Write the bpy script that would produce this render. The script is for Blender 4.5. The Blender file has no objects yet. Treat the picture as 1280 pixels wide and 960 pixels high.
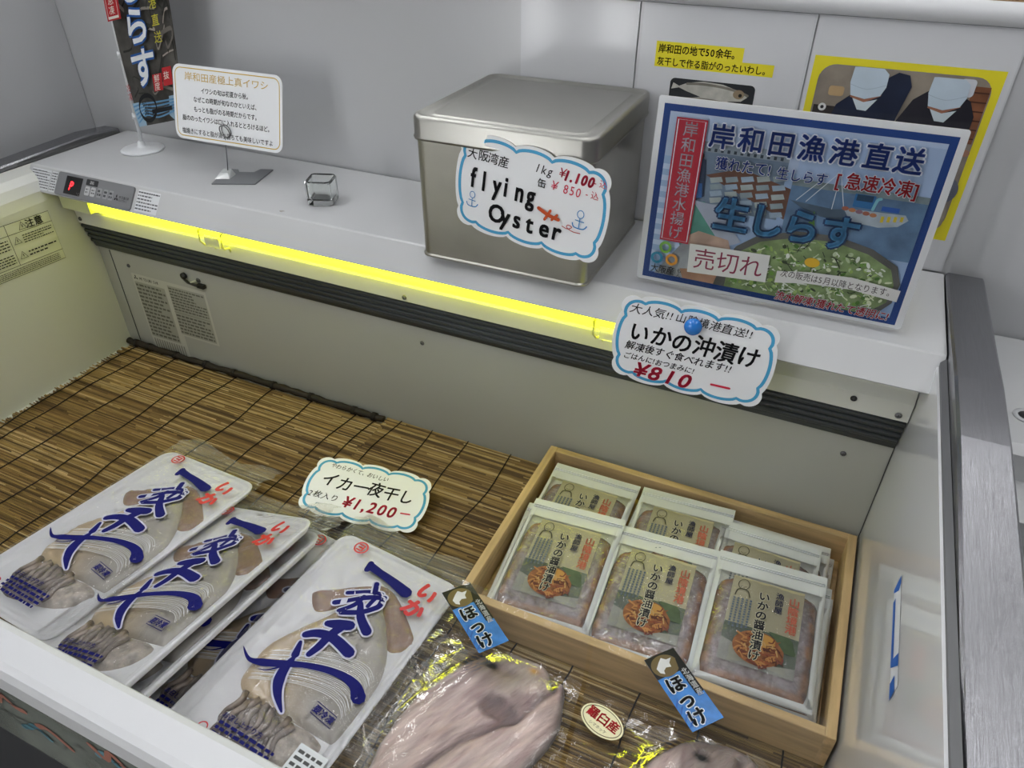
import bpy, math, random
from mathutils import Vector, Matrix, Euler
from mathutils.geometry import delaunay_2d_cdt, tessellate_polygon
random.seed(7)
sc = bpy.context.scene
COL = sc.collection
PI = math.pi

# ---------------------------------------------------------------- materials
def lin(c):
    return c / 12.92 if c <= 0.04045 else ((c + 0.055) / 1.055) ** 2.4
def rgb(h):
    if isinstance(h, tuple):
        return (lin(h[0] / 255), lin(h[1] / 255), lin(h[2] / 255), 1)
    h = h.lstrip('#')
    return tuple(lin(int(h[i:i + 2], 16) / 255) for i in (0, 2, 4)) + (1,)
_M = {}
def mat(key, col='#ffffff', rough=.5, metal=0, spec=.5, noise=0, nscale=8, bump=0, bscale=60, emit=None, estr=0,
        attr=None, stretch=None, coat=0, aniso=0):
    """principled material; noise mixes a darker and a lighter tone of the same colour"""
    if key in _M:
        return _M[key]
    m = bpy.data.materials.new(key); m.use_nodes = True
    nt = m.node_tree; N = nt.nodes; L = nt.links
    b = N['Principled BSDF']
    c = rgb(col)
    b.inputs['Base Color'].default_value = c
    b.inputs['Roughness'].default_value = rough
    b.inputs['Metallic'].default_value = metal
    b.inputs['Specular IOR Level'].default_value = spec
    b.inputs['Coat Weight'].default_value = coat
    if aniso:
        b.inputs['Anisotropic'].default_value = aniso
    tc = N.new('ShaderNodeTexCoord'); mp = N.new('ShaderNodeMapping')
    L.new(tc.outputs['Object'], mp.inputs['Vector'])
    if stretch:
        mp.inputs['Scale'].default_value = stretch
    src = None
    if attr:
        a = N.new('ShaderNodeVertexColor'); a.layer_name = attr
        src = a.outputs['Color']
    if noise:
        t = N.new('ShaderNodeTexNoise'); t.inputs['Scale'].default_value = nscale; t.inputs['Detail'].default_value = 5
        L.new(mp.outputs[0], t.inputs['Vector'])
        r = N.new('ShaderNodeMapRange'); r.inputs['From Min'].default_value = .3; r.inputs['From Max'].default_value = .7
        r.inputs['To Min'].default_value = 1 - noise; r.inputs['To Max'].default_value = 1 + noise
        L.new(t.outputs['Fac'], r.inputs['Value'])
        v = N.new('ShaderNodeVectorMath'); v.operation = 'SCALE'
        if src: L.new(src, v.inputs[0])
        else: v.inputs[0].default_value = c[:3]
        L.new(r.outputs[0], v.inputs['Scale'])
        src = v.outputs[0]
    if src:
        L.new(src, b.inputs['Base Color'])
    if bump:
        t = N.new('ShaderNodeTexNoise'); t.inputs['Scale'].default_value = bscale; t.inputs['Detail'].default_value = 4
        L.new(mp.outputs[0], t.inputs['Vector'])
        bp = N.new('ShaderNodeBump'); bp.inputs['Strength'].default_value = bump; bp.inputs['Distance'].default_value = .004
        L.new(t.outputs['Fac'], bp.inputs['Height']); L.new(bp.outputs[0], b.inputs['Normal'])
    if emit:
        b.inputs['Emission Color'].default_value = emit if len(emit) == 4 else emit + (1,)
        b.inputs['Emission Strength'].default_value = estr
    _M[key] = m
    return m
def ink(h, rough=.55):
    return mat('print_' + h.strip('#') + ('' if rough == .55 else '_g'), h, rough, spec=.3)
def film(key, haze=.05, bump=.35, bscale=35, rough=.06, gloss=.9, tint='#ffffff', mus=None):
    """thin clear plastic: transparent with fresnel gloss and a little milky haze"""
    if key in _M: return _M[key]
    m = bpy.data.materials.new(key); m.use_nodes = True
    nt = m.node_tree; N = nt.nodes; L = nt.links
    N.remove(N['Principled BSDF']); out = N['Material Output']
    tr = N.new('ShaderNodeBsdfTransparent'); tr.inputs['Color'].default_value = (.995, .995, .995, 1)
    gl = N.new('ShaderNodeBsdfGlossy'); gl.inputs['Roughness'].default_value = rough
    gl.inputs['Color'].default_value = (1, 1, 1, 1)
    df = N.new('ShaderNodeBsdfDiffuse'); df.inputs['Color'].default_value = rgb(tint)
    m1 = N.new('ShaderNodeMixShader'); m1.inputs[0].default_value = haze
    L.new(tr.outputs[0], m1.inputs[1]); L.new(df.outputs[0], m1.inputs[2])
    fr = N.new('ShaderNodeFresnel'); fr.inputs['IOR'].default_value = 1.5
    mul = N.new('ShaderNodeMath'); mul.operation = 'MULTIPLY'; mul.inputs[1].default_value = gloss
    tc = N.new('ShaderNodeTexCoord')
    t = N.new('ShaderNodeTexNoise'); t.inputs['Scale'].default_value = bscale; t.inputs['Detail'].default_value = 3
    t.inputs['Distortion'].default_value = 1.5
    L.new(tc.outputs['Object'], t.inputs['Vector'])
    bp = N.new('ShaderNodeBump'); bp.inputs['Strength'].default_value = bump; bp.inputs['Distance'].default_value = .01
    L.new(t.outputs['Fac'], bp.inputs['Height'])
    for n in (gl, fr): L.new(bp.outputs[0], n.inputs['Normal'])
    L.new(fr.outputs[0], mul.inputs[0])
    m2 = N.new('ShaderNodeMixShader')
    L.new(mul.outputs[0], m2.inputs[0]); L.new(m1.outputs[0], m2.inputs[1]); L.new(gl.outputs[0], m2.inputs[2])
    L.new(m2.outputs[0], out.inputs['Surface'])
    _M[key] = m
    return m

# ---------------------------------------------------------------- text glyphs
_T = {}
def glyphs(s, bold=0.0):
    k = (s, bold)
    if k in _T: return _T[k]
    c = bpy.data.curves.new('t', 'FONT'); c.body = s; c.size = 1; c.offset = bold; c.resolution_u = 3
    o = bpy.data.objects.new('t', c); COL.objects.link(o)
    bpy.context.view_layer.update()
    dg = bpy.context.evaluated_depsgraph_get()
    me = bpy.data.meshes.new_from_object(o.evaluated_get(dg))
    v = [tuple(x.co) for x in me.vertices]; f = [tuple(p.vertices) for p in me.polygons]
    bpy.data.objects.remove(o); bpy.data.curves.remove(c); bpy.data.meshes.remove(me)
    _T[k] = (v, f)
    return _T[k]
def advance(ch):
    if ch == ' ': return .45
    if ord(ch) > 0x2e80: return 1.0
    if ch in "!.,'": return .34
    return .62

# ---------------------------------------------------------------- geometry collector
class G:
    def __init__(s):
        s.v = []; s.f = []; s.mi = []; s.ms = []; s.lay = 0; s.step = .00012; s.sm = []; s.colf = None
        s.cols = {}
    def slot(s, m):
        if m not in s.ms: s.ms.append(m)
        return s.ms.index(m)
    def add(s, vs, fs, m, smooth=False, col=None):
        b = len(s.v); k = s.slot(m)
        s.v += [tuple(x) for x in vs]
        for f in fs:
            if col is not None: s.cols[len(s.f)] = col
            s.f.append(tuple(b + i for i in f)); s.mi.append(k); s.sm.append(smooth)
        return b
    # ---- 3D shapes
    def box(s, x0, x1, y0, y1, z0, z1, m):
        s.add([(x, y, z) for z in (z0, z1) for y in (y0, y1) for x in (x0, x1)],
              [(0, 2, 3, 1), (4, 5, 7, 6), (0, 1, 5, 4), (2, 6, 7, 3), (0, 4, 6, 2), (1, 3, 7, 5)], m)
    def sweep(s, prof, a, b, axis, m, smooth=False, closed=True, cap=True):
        """prof: 2D points; swept from a to b along axis ('x': prof=(y,z); 'y': prof=(x,z); 'z': prof=(x,y))"""
        def P(p, t):
            return (t, p[0], p[1]) if axis == 'x' else (p[0], t, p[1]) if axis == 'y' else (p[0], p[1], t)
        n = len(prof)
        vs = [P(p, a) for p in prof] + [P(p, b) for p in prof]
        fs = [(i, (i + 1) % n, n + (i + 1) % n, n + i) for i in range(n if closed else n - 1)]
        s.add(vs, fs, m, smooth)
        if closed and cap:
            tess = tessellate_polygon([[Vector((p[0], p[1], 0)) for p in prof]])
            s.add(vs[:n], tess, m); s.add(vs[n:], [t[::-1] for t in tess], m)
    def tube(s, pts, r, m, n=8, cap=True, closed=False):
        pts = [Vector(p) for p in pts]; R = r if isinstance(r, (list, tuple)) else [r] * len(pts)
        vs = []; up = Vector((0, 0, 1))
        for i, p in enumerate(pts):
            if closed: t = pts[(i + 1) % len(pts)] - pts[i - 1]
            else: t = (pts[min(i + 1, len(pts) - 1)] - pts[max(i - 1, 0)])
            t.normalize()
            a = t.cross(up)
            if a.length < .05: a = t.cross(Vector((0, 1, 0)))
            a.normalize(); b = a.cross(t)
            for k in range(n):
                w = 2 * PI * k / n
                vs.append(p + (a * math.cos(w) + b * math.sin(w)) * R[i])
        fs = []
        q = len(pts)
        for i in range(q if closed else q - 1):
            j = (i + 1) % q
            for k in range(n):
                fs.append((i * n + k, i * n + (k + 1) % n, j * n + (k + 1) % n, j * n + k))
        if cap and not closed:
            fs.append(tuple(range(n))[::-1]); fs.append(tuple((q - 1) * n + k for k in range(n)))
        s.add(vs, fs, m, True)
    def lathe(s, prof, m, n=32, o=(0, 0, 0), axis='z'):
        vs = []
        for r, z in prof:
            for k in range(n):
                w = 2 * PI * k / n; x, y = r * math.cos(w), r * math.sin(w)
                p = (x, y, z) if axis == 'z' else (x, -z, y)
                vs.append((p[0] + o[0], p[1] + o[1], p[2] + o[2]))
        fs = [(i * n + k, i * n + (k + 1) % n, (i + 1) * n + (k + 1) % n, (i + 1) * n + k) for i in range(len(prof) - 1) for k in range(n)]
        fs.append(tuple(range(n))[::-1]); fs.append(tuple((len(prof) - 1) * n + k for k in range(n)))
        s.add(vs, fs, m, True)
    def grid(s, fn, nu, nv, m, smooth=True):
        vs = [fn(i / nu, j / nv) for j in range(nv + 1) for i in range(nu + 1)]
        fs = [(j * (nu + 1) + i, j * (nu + 1) + i + 1, (j + 1) * (nu + 1) + i + 1, (j + 1) * (nu + 1) + i) for j in range(nv) for i in range(nu)]
        s.add(vs, fs, m, smooth)
    def loft(s, rings, m, smooth=True, cap0=False, cap1=False):
        n = len(rings[0]); vs = [p for r in rings for p in r]
        fs = [(i * n + k, i * n + (k + 1) % n, (i + 1) * n + (k + 1) % n, (i + 1) * n + k) for i in range(len(rings) - 1) for k in range(n)]
        s.add(vs, fs, m, smooth)
        if cap0: s.add(rings[0], [tuple(range(n))[::-1]], m)
        if cap1: s.add(rings[-1], [tuple(range(n))], m)
    # ---- flat printing, each call one thin layer higher
    def up(s):
        s.lay += 1; return s.lay * s.step
    def poly(s, pts, m, z=None):
        z = s.up() if z is None else z
        tess = tessellate_polygon([[Vector((p[0], p[1], 0)) for p in pts]])
        s.add([(p[0], p[1], z) for p in pts], tess, m)
    def rect(s, x0, y0, x1, y1, m, r=0, z=None):
        s.poly(rrect(x0, y0, x1, y1, r), m, z)
    def ell(s, cx, cy, rx, ry, m, rot=0, n=28, z=None):
        c, q = math.cos(rot), math.sin(rot)
        s.poly([(cx + rx * math.cos(t) * c - ry * math.sin(t) * q, cy + rx * math.cos(t) * q + ry * math.sin(t) * c)
                for t in [2 * PI * k / n for k in range(n)]], m, z)
    def stroke(s, pts, w, m, closed=False, sub=4, z=None, taper=None):
        """ribbon; w number or list"""
        z = s.up() if z is None else z
        P = smooth2(pts, sub, closed) if sub > 1 else [Vector(p) for p in pts]
        n = len(P)
        W = []
        for i in range(n):
            if isinstance(w, (list, tuple)):
                t = i / max(n - 1, 1) * (len(w) - 1); k = min(int(t), len(w) - 2); W.append(w[k] + (w[k + 1] - w[k]) * (t - k))
            else: W.append(w)
        vs = []
        for i, p in enumerate(P):
            a = P[(i - 1) % n] if closed or i else P[0]; b = P[(i + 1) % n] if closed or i < n - 1 else P[-1]
            t = (b - a)
            if t.length < 1e-9: t = Vector((1, 0))
            t.normalize(); q = Vector((-t.y, t.x)) * W[i] / 2
            vs += [(p.x + q.x, p.y + q.y, z), (p.x - q.x, p.y - q.y, z)]
        fs = [(2 * i + 1, 2 * ((i + 1) % n) + 1, 2 * ((i + 1) % n), 2 * i) for i in range(n if closed else n - 1)]
        s.add(vs, fs, m)
        if not closed:
            for p, ww in ((P[0], W[0]), (P[-1], W[-1])):
                if ww > .0004: s.ell(p.x, p.y, ww / 2, ww / 2, m, n=8, z=z + .00001)
    def ring(s, cx, cy, rx, ry, w, m):
        s.stroke([(cx + rx * math.cos(2 * PI * k / 24), cy + ry * math.sin(2 * PI * k / 24)) for k in range(24)], w, m, closed=True, sub=1)
    def text(s, t, x, y, h, m, rot=0, align='c', bold=0, shear=0, sx=1, W=None, vert=False, jit=0, z=None, outline=None, ow=.04, gap=1.0):
        """h = em height, y = centre line of the characters; W = fit this width"""
        if outline is not None:
            st = random.getstate()
            s.text(t, x, y, h, outline, rot, align, bold + ow, shear, sx, W, vert, jit, None, gap=gap)
            random.setstate(st)
        z = s.up() if z is None else z
        adv = [advance(c) * (1 if not vert else 1 / advance(c)) * gap for c in t]
        tot = sum(adv)
        if W: sx = W / (tot * h) if not vert else sx
        c, q = math.cos(rot), math.sin(rot)
        pen = 0 if align == 'l' else -tot / 2
        k = s.slot(m)
        for ch, a in zip(t, adv):
            if ch != ' ':
                v, f = glyphs(ch)
                jx, jy, jr = (random.uniform(-jit, jit) for _ in range(3))
                js = 1 + random.uniform(-jit, jit)
                cj, sj = math.cos(jr), math.sin(jr)
                aw = advance(ch)
                out = []
                for p in v:
                    px, py = (p[0] - aw / 2) * js, (p[1] - .36) * js
                    px, py = px * cj - py * sj, px * sj + py * cj
                    px += shear * py
                    if vert: X, Y = px * sx + jx, -(pen + a / 2) + py + jy
                    else: X, Y = (pen + a / 2 + px + jx) * sx, py + jy
                    X *= h; Y *= h
                    out.append((x + X * c - Y * q, y + X * q + Y * c, z))
                s.add(out, f, m)
                if bold > 0:
                    nd = 8 if bold > .04 else 4
                    for kk in range(nd):
                        w_ = 2 * PI * (kk + .5) / nd; dx, dy = bold * h * math.cos(w_), bold * h * math.sin(w_)
                        s.add([(p[0] + dx, p[1] + dy, z) for p in out], f, m)
            pen += a
    def above(s, o, gap=2):
        s.lay = int(max(p[2] for p in o.v) / s.step) + gap; return s
    def scribble(s, x0, y0, x1, y1, rows, m, fill=.5, z=None, indent=0):
        """rows of tiny unreadable print"""
        z = s.up() if z is None else z
        H = (y1 - y0) / rows
        for r in range(rows):
            y = y1 - (r + .5) * H; x = x0 + random.choice((0, indent)); e = x1 - random.uniform(0, .35) * (x1 - x0) * (random.random() < .4)
            while x < e:
                w = H * random.uniform(.5, 1.6)
                s.add([(x, y - H * fill / 2, z), (min(x + w, e), y - H * fill / 2, z), (min(x + w, e), y + H * fill / 2, z), (x, y + H * fill / 2, z)], [(0, 1, 2, 3)], m)
                x += w + H * .3
    def slab(s, pts, t, m, edge=None):
        n = len(pts); tess = tessellate_polygon([[Vector((p[0], p[1], 0)) for p in pts]])
        top = [(p[0], p[1], 0) for p in pts]; bot = [(p[0], p[1], -t) for p in pts]
        s.add(top, tess, m); s.add(bot, [q[::-1] for q in tess], m)
        s.add(top + bot, [(i, (i + 1) % n, n + (i + 1) % n, n + i) for i in range(n)], edge or m)
    def warp(s, fn):
        s.v = [fn(*p) for p in s.v]; return s
    def build(s, name, parent=None, M=None, color=False):
        me = bpy.data.meshes.new(name)
        me.from_pydata(s.v, [], s.f)
        for m in s.ms: me.materials.append(m)
        me.polygons.foreach_set('material_index', s.mi)
        me.polygons.foreach_set('use_smooth', s.sm)
        if s.cols or s.colf:
            ca = me.color_attributes.new('Col', 'FLOAT_COLOR', 'CORNER' if s.cols else 'POINT')
            if s.cols:
                for p in me.polygons:
                    c = s.cols.get(p.index, (.5, .5, .5, 1))
                    for li in p.loop_indices: ca.data[li].color = c
            else:
                for i, v in enumerate(me.vertices): ca.data[i].color = s.colf(v.co)
        me.update()
        o = bpy.data.objects.new(name, me); COL.objects.link(o)
        if M is not None: o.matrix_world = M
        if parent is not None:
            o.parent = parent
        return o
def smooth2(pts, sub, closed=False):
    P = [Vector((p[0], p[1])) for p in pts]; n = len(P)
    if n < 3: return [P[0].lerp(P[-1], k / sub) for k in range(sub + 1)]
    out = []
    rng = n if closed else n - 1
    for i in range(rng):
        a = P[(i - 1) % n] if closed or i else P[0]; b = P[i]; c = P[(i + 1) % n]; d = P[(i + 2) % n] if closed or i + 2 < n else P[-1]
        for k in range(sub):
            t = k / sub
            out.append(.5 * ((2 * b) + (c - a) * t + (2 * a - 5 * b + 4 * c - d) * t * t + (3 * b - a - 3 * c + d) * t ** 3))
    if not closed: out.append(P[-1])
    return out
def rrect(x0, y0, x1, y1, r=0, n=6):
    if r <= 0: return [(x0, y0), (x1, y0), (x1, y1), (x0, y1)]
    out = []
    for cx, cy, a in ((x1 - r, y0 + r, -PI / 2), (x1 - r, y1 - r, 0), (x0 + r, y1 - r, PI / 2), (x0 + r, y0 + r, PI)):
        for k in range(n + 1):
            t = a + PI / 2 * k / n; out.append((cx + r * math.cos(t), cy + r * math.sin(t)))
    return out
def inside(p, poly):
    x, y = p; c = False; n = len(poly); j = n - 1
    for i in range(n):
        a, b = poly[i], poly[j]
        if (a[1] > y) != (b[1] > y) and x < (b[0] - a[0]) * (y - a[1]) / (b[1] - a[1]) + a[0]: c = not c
        j = i
    return c
def edist(p, poly):
    d = 1e9; n = len(poly); px, py = p
    for i in range(n):
        ax, ay = poly[i]; bx, by = poly[(i + 1) % n]
        dx, dy = bx - ax, by - ay; l = dx * dx + dy * dy
        t = 0 if l == 0 else max(0, min(1, ((px - ax) * dx + (py - ay) * dy) / l))
        q = math.hypot(px - ax - t * dx, py - ay - t * dy)
        if q < d: d = q
    return d
def blob(g, outline, hfn, step, m, under=0, sub=3):
    """height field over a traced outline, with a flat underside skirt"""
    P = [tuple(p) for p in smooth2(outline, sub, True)]
    n = len(P)
    xs = [p[0] for p in P]; ys = [p[1] for p in P]
    pts = [Vector(p) for p in P]
    y = min(ys) + step / 2; row = 0
    while y < max(ys):
        x = min(xs) + (step / 2 if row % 2 else 0)
        while x < max(xs):
            q = (x + random.uniform(-.15, .15) * step, y + random.uniform(-.15, .15) * step)
            if inside(q, P) and edist(q, P) > step * .5: pts.append(Vector(q))
            x += step
        y += step * .87; row += 1
    v, e, f, *_ = delaunay_2d_cdt(pts, [], [list(range(n))], 1, 1e-7)
    V = []
    for p in v:
        V.append((p.x, p.y, hfn(p.x, p.y, edist((p.x, p.y), P))))
    g.add(V, [tuple(t) for t in f], m, True)
    g.add([(p[0], p[1], hfn(p[0], p[1], 0)) for p in P] + [(p[0], p[1], under) for p in P],
          [(i, (i + 1) % n, n + (i + 1) % n, n + i) for i in range(n)], m, True)
def hash2(x, y):
    v = math.sin(x * 127.1 + y * 311.7) * 43758.5453; return v - math.floor(v)
def vnoise(x, y):
    i, j = math.floor(x), math.floor(y); a, b = x - i, y - j
    a = a * a * (3 - 2 * a); b = b * b * (3 - 2 * b)
    return (hash2(i, j) * (1 - a) + hash2(i + 1, j) * a) * (1 - b) + (hash2(i, j + 1) * (1 - a) + hash2(i + 1, j + 1) * a) * b
def crumple(x, y, s=60):
    """ridged wrinkle height 0..1"""
    r = 0; amp = .6
    for k in range(3):
        r += amp * (1 - abs(2 * vnoise(x * s + 7 * k, y * s + 3 * k) - 1)); s *= 2.1; amp *= .45
    return r

# ---------------------------------------------------------------- objects
def tag(o, label, cat, group=None, kind=None):
    if label: o['label'] = label
    if cat: o['category'] = cat
    if group: o['group'] = group
    if kind: o['kind'] = kind
    return o
def root(name, label, cat, M=None, group=None):
    o = bpy.data.objects.new(name, None); o.empty_display_size = .03; COL.objects.link(o)
    if M is not None: o.matrix_world = M
    return tag(o, label, cat, group)
def struct(o): o['kind'] = 'structure'; return o
def pose(c, a=0, b=0, g=0, k=1):
    return Matrix.Translation(c) @ Matrix.Rotation(a, 4, 'Z') @ Matrix.Rotation(b, 4, 'X') @ Matrix.Rotation(g, 4, 'Z') @ Matrix.Scale(k, 4)
def copy_tree(o, M, label=None, name=None):
    c = o.copy(); COL.objects.link(c); c.matrix_world = M
    if label: c['label'] = label
    for ch in list(o.children):
        d = ch.copy(); COL.objects.link(d); d.parent = c
        for gch in list(ch.children):
            e = gch.copy(); COL.objects.link(e); e.parent = d
    return c

# ================================================================= camera (measured from the photograph's vanishing points)
cam = bpy.data.cameras.new('camera'); co = bpy.data.objects.new('camera', cam); COL.objects.link(co)
yaw, pitch, roll = .4305, .6245, .0025
fwd = Vector((-math.sin(yaw) * math.cos(pitch), math.cos(yaw) * math.cos(pitch), -math.sin(pitch)))
rgt = Vector((math.cos(yaw), math.sin(yaw), 0)); upv = rgt.cross(fwd)
r2 = rgt * math.cos(roll) + upv * math.sin(roll); u2 = -rgt * math.sin(roll) + upv * math.cos(roll)
CM = Matrix((( r2.x, u2.x, -fwd.x, 1.2263), (r2.y, u2.y, -fwd.y, -.8181), (r2.z, u2.z, -fwd.z, .7966), (0, 0, 0, 1)))
co.matrix_world = CM
cam.sensor_width = 36; cam.lens = 913.1 / 1280 * 36; cam.clip_start = .02
sc.camera = co

# ================================================================= materials
WHITE = mat('white_enamel', '#c5c6c7', .22, noise=.02, nscale=3)
WHITE_IN = mat('white_liner', '#d3d4cc', .3, noise=.03, nscale=2.5, bump=.02, bscale=9)
GLOSSW = mat('glossy_liner', '#cdced0', .09, noise=.02, nscale=2, coat=.3)
WALLM = mat('wall_panel', '#bdbec0', .2, noise=.02, nscale=2, bump=.03, bscale=5)
SHEETW = mat('wall_sheet', '#c9cacd', .16, noise=.01, bump=.12, bscale=7)
STEEL = mat('brushed_steel', '#9c9ca0', .27, 1, bump=.12, bscale=40, stretch=(30, 1.0, 8), noise=.06, nscale=30)
GREYTRIM = mat('grey_trim', '#8d8e90', .4, .6, noise=.05, nscale=20)
ALU = mat('dark_aluminium', '#55595b', .35, .7)
ALUD = mat('rail_shadow_rubber', '#2b2d2d', .6)
BLACK = mat('black_plastic', '#151517', .45)
DARK = mat('dark_seam', '#3a3b3c', .6)
TIN = mat('tinplate', '#aaa8a0', .30, 1, noise=.14, nscale=7, bump=.04, bscale=14)
TINL = mat('tinplate_lid', '#a6a59f', .36, 1, noise=.10, nscale=5, bump=.04, bscale=10)
WOOD = mat('pale_cedar', '#b4936a', .6, noise=.22, nscale=6, stretch=(2.2, 2.2, 22), bump=.15, bscale=60)
WOODX = mat('pale_cedar_long', '#c2a577', .6, noise=.22, nscale=5, stretch=(2.0, 18, 22), bump=.12, bscale=60)
WOODY = mat('pale_cedar_side', '#c4a779', .6, noise=.22, nscale=5, stretch=(18, 2.0, 22), bump=.12, bscale=60)
REED = mat('reed', '#a07c3e', .55, attr='Col', noise=.28, nscale=9, stretch=(3.5, 90, 1))
CORD = mat('dark_cord', '#1c1613', .8)
ROLL_GAP = mat('dark_roll_gap_shade', '#21170f', .6, noise=.5, nscale=30)
CARD = mat('card_stock', '#eef0f2', .35)
CARDE = mat('card_edge', '#d8d4c8', .6)
LAM = film('laminate_film', haze=.0, bump=.03, bscale=6, rough=.12, gloss=.55)
FILM = film('wrapping_film', haze=.04, bump=.45, bscale=42, rough=.05, gloss=1.0)
FILMC = film('crumpled_film', haze=.11, bump=.7, bscale=60, rough=.07, gloss=1.0)
CLEAR = film('pouch_film', haze=.075, bump=.35, bscale=50, rough=.06, gloss=1.0)
FOAM = mat('white_foam', '#fbfbfe', .45, spec=.3)
TUBE = mat('yellow_lamp', '#f6f83a', .4, emit=(.96, 1.0, .02), estr=4.6)
BLUEI = '#1d1f74'

# ================================================================= room
WY = .172
g = G(); g.box(-1.6, 3.4, WY, WY + .03, -.6, .655, WALLM); struct(g.build('wall_back'))
g = G(); g.box(-.155, -.135, -1.3, WY - .001, -.6, 1.3, WALLM); struct(g.build('wall_left'))
g = G(); g.box(-3.5, 4, -4, 4, -.64, -.6, mat('shop_floor', '#77736c', .35, noise=.1)); struct(g.build('floor'))
g = G(); g.box(-3.5, 4, -4, 4, 2.3, 2.33, mat('shop_ceiling', '#c9cbcc', .8)); struct(g.build('ceiling'))
g = G(); g.box(.785, .9475, WY - .003, WY - .0005, .371, .652, SHEETW); struct(g.build('trim_1'))
g = G(); g.box(.9495, 1.158, WY - .003, WY - .0005, .371, .652, SHEETW); struct(g.build('trim_2'))
g = G(); g.box(1.1595, 1.372, WY - .003, WY - .0005, .371, .652, SHEETW); struct(g.build('trim_3'))
g = G()
g.sweep([(WY - .008 + .014 * math.cos(t) + .008, .664 + .012 * math.sin(t)) for t in [2 * PI * k / 16 for k in range(16)]], -.13, 3.3, 'x', mat('cap_moulding', '#cfd0d2', .3), True)
struct(g.build('trim_4'))
# things beyond the wall
crate = root('wooden_crate', 'brown slatted wooden crate standing on a dark table behind the white partition', 'crate', Matrix.Translation((1.62, .62, .52)))
for k in range(4):
    g = G(); g.box(-.36, .36, -.15, -.138, .005 + k * .035, .035 + k * .035, WOOD); g.build('slat', crate)
g = G(); g.box(-.36, .36, -.138, .15, 0, .012, WOOD); g.box(-.36, -.348, -.138, .15, .012, .14, WOOD); g.box(.348, .36, -.138, .15, .012, .14, WOOD); g.box(-.348, .348, .138, .15, .012, .14, WOOD); g.build('crate_body', crate)
tb = root('display_table', 'dark grey table just visible over the top of the white partition', 'table', Matrix.Translation((1.3, .62, -.6)))
g = G(); g.box(-1.3, 1.3, -.38, .38, 1.09, 1.12, mat('dark_table', '#4d4842', .5)); g.build('table_top', tb)
for sx in (-1.24, 1.24):
    for sy in (-.32, .32):
        g = G(); g.box(sx - .025, sx + .025, sy - .025, sy + .025, 0, 1.09, mat('dark_table', '#4d4842', .5)); g.build('leg', tb)

# ================================================================= freezer
fz = root('display_freezer', 'long white open display freezer with grey rails and a yellow lamp under its top shelf', 'freezer')
L_ = 1.369; YF = -.657
def part(g, name, parent=fz, label=None):
    o = g.build(name, parent)
    if label: o['label'] = label
    return o
g = G(); g.box(0, L_, YF, 0, -.02, -.004, WHITE_IN); part(g, 'well_floor')
g = G(); g.box(.0, L_, 0, .012, -.02, .262, mat('rear_liner', '#b4b5ad', .3, noise=.03, nscale=3, bump=.10, bscale=45)); 
for xx in (.0285, ):
    g.box(xx - .0008, xx + .0008, -.0008, 0, -.02, .205, DARK)
part(g, 'rear_panel')
def sidewall(x, s, m):
    # s=+1 for the right wall
    pr = ([(x, -.02), (x, .318), (x + s * .004, .335), (x + s * .014, .349), (x + s * .030, .358), (x + s * .058, .364)] if s < 0 else [(x, -.02), (x, .3575), (x + .0022, .3580), (x + .003, .3515), (x + .058, .3515)]) + [ (x + s * .058, -.3), (x + s * .02, -.3), (x + s * .02, -.02)]
    if s < 0: pr = pr[::-1]
    gg = G(); gg.sweep(pr, YF - .02, WY - .006, 'y', m); return gg
part(sidewall(0, -1, WHITE_IN), 'left_liner')
gr_ = sidewall(L_, 1, GLOSSW)
gr_.box(L_ - .0009, L_ - .0001, -.0022, -.0004, -.004, .21, DARK)
part(gr_, 'right_liner')
# front ledge and decorated front panel
g = G()
g.sweep([(YF + .002, -.02), (YF + .002, .292), (YF - .001, .299), (YF - .006, .302), (YF - .026, .3015), (YF - .031, .299), (YF - .034, .292), (YF - .034, .27), (YF - .02, .262), (YF - .012, .25), (YF - .012, -.02)], -.058, L_ + .058, 'x', mat('ledge_white', '#d4d5d7', .35))
part(g, 'front_ledge')
g = G()
g.box(-.05, L_ + .05, YF - .030, YF - .012, .148, .262, mat('front_print', '#6e756e', .25, noise=.35, nscale=14))
def fp(x, z, zz=0): return (x, YF - .0305 - zz, z)
fg = G()
rr = random.Random(3)
for k in range(26):
    x0 = rr.uniform(.55, 1.0); z0 = rr.uniform(.16, .255)
    pts = [(x0 + i * .012 * rr.uniform(.6, 1.4), z0 + rr.uniform(-.012, .012)) for i in range(5)]
    fg.stroke(pts, rr.uniform(.0008, .0016), ink('#2f3331'), z=.0003 + k * .00001)
for k in range(8):
    x0 = rr.uniform(.55, 1.0); z0 = rr.uniform(.165, .25)
    fg.stroke([(x0 + i * .012, z0 + rr.uniform(-.01, .01)) for i in range(4)], .007, ink(rr.choice(['#8e9c55', '#4f7f8c', '#a9ad92', '#a06a5a'])), z=.0001 + k * .00001)
b0 = len(g.v)
fg.warp(lambda x, y, z: fp(x, y, z))
g2 = G(); g2.v = g.v; g2.f = g.f; g2.mi = g.mi; g2.ms = g.ms; g2.sm = g.sm
for m_ in fg.ms: g2.slot(m_)
off = len(g2.v); g2.v += fg.v
for f_, mi_ in zip(fg.f, fg.mi): g2.f.append(tuple(i + off for i in f_)); g2.mi.append(g2.slot(fg.ms[mi_])); g2.sm.append(False)
part(g2, 'front_panel')
g = G(); g.box(-.05, L_ + .05, YF - .028, WY - .02, -.6, -.021, mat('freezer_body', '#23262c', .5)); g.box(-.05, L_ + .05, YF - .028, YF - .012, -.021, .148, mat('freezer_body')); part(g, 'body')
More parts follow.
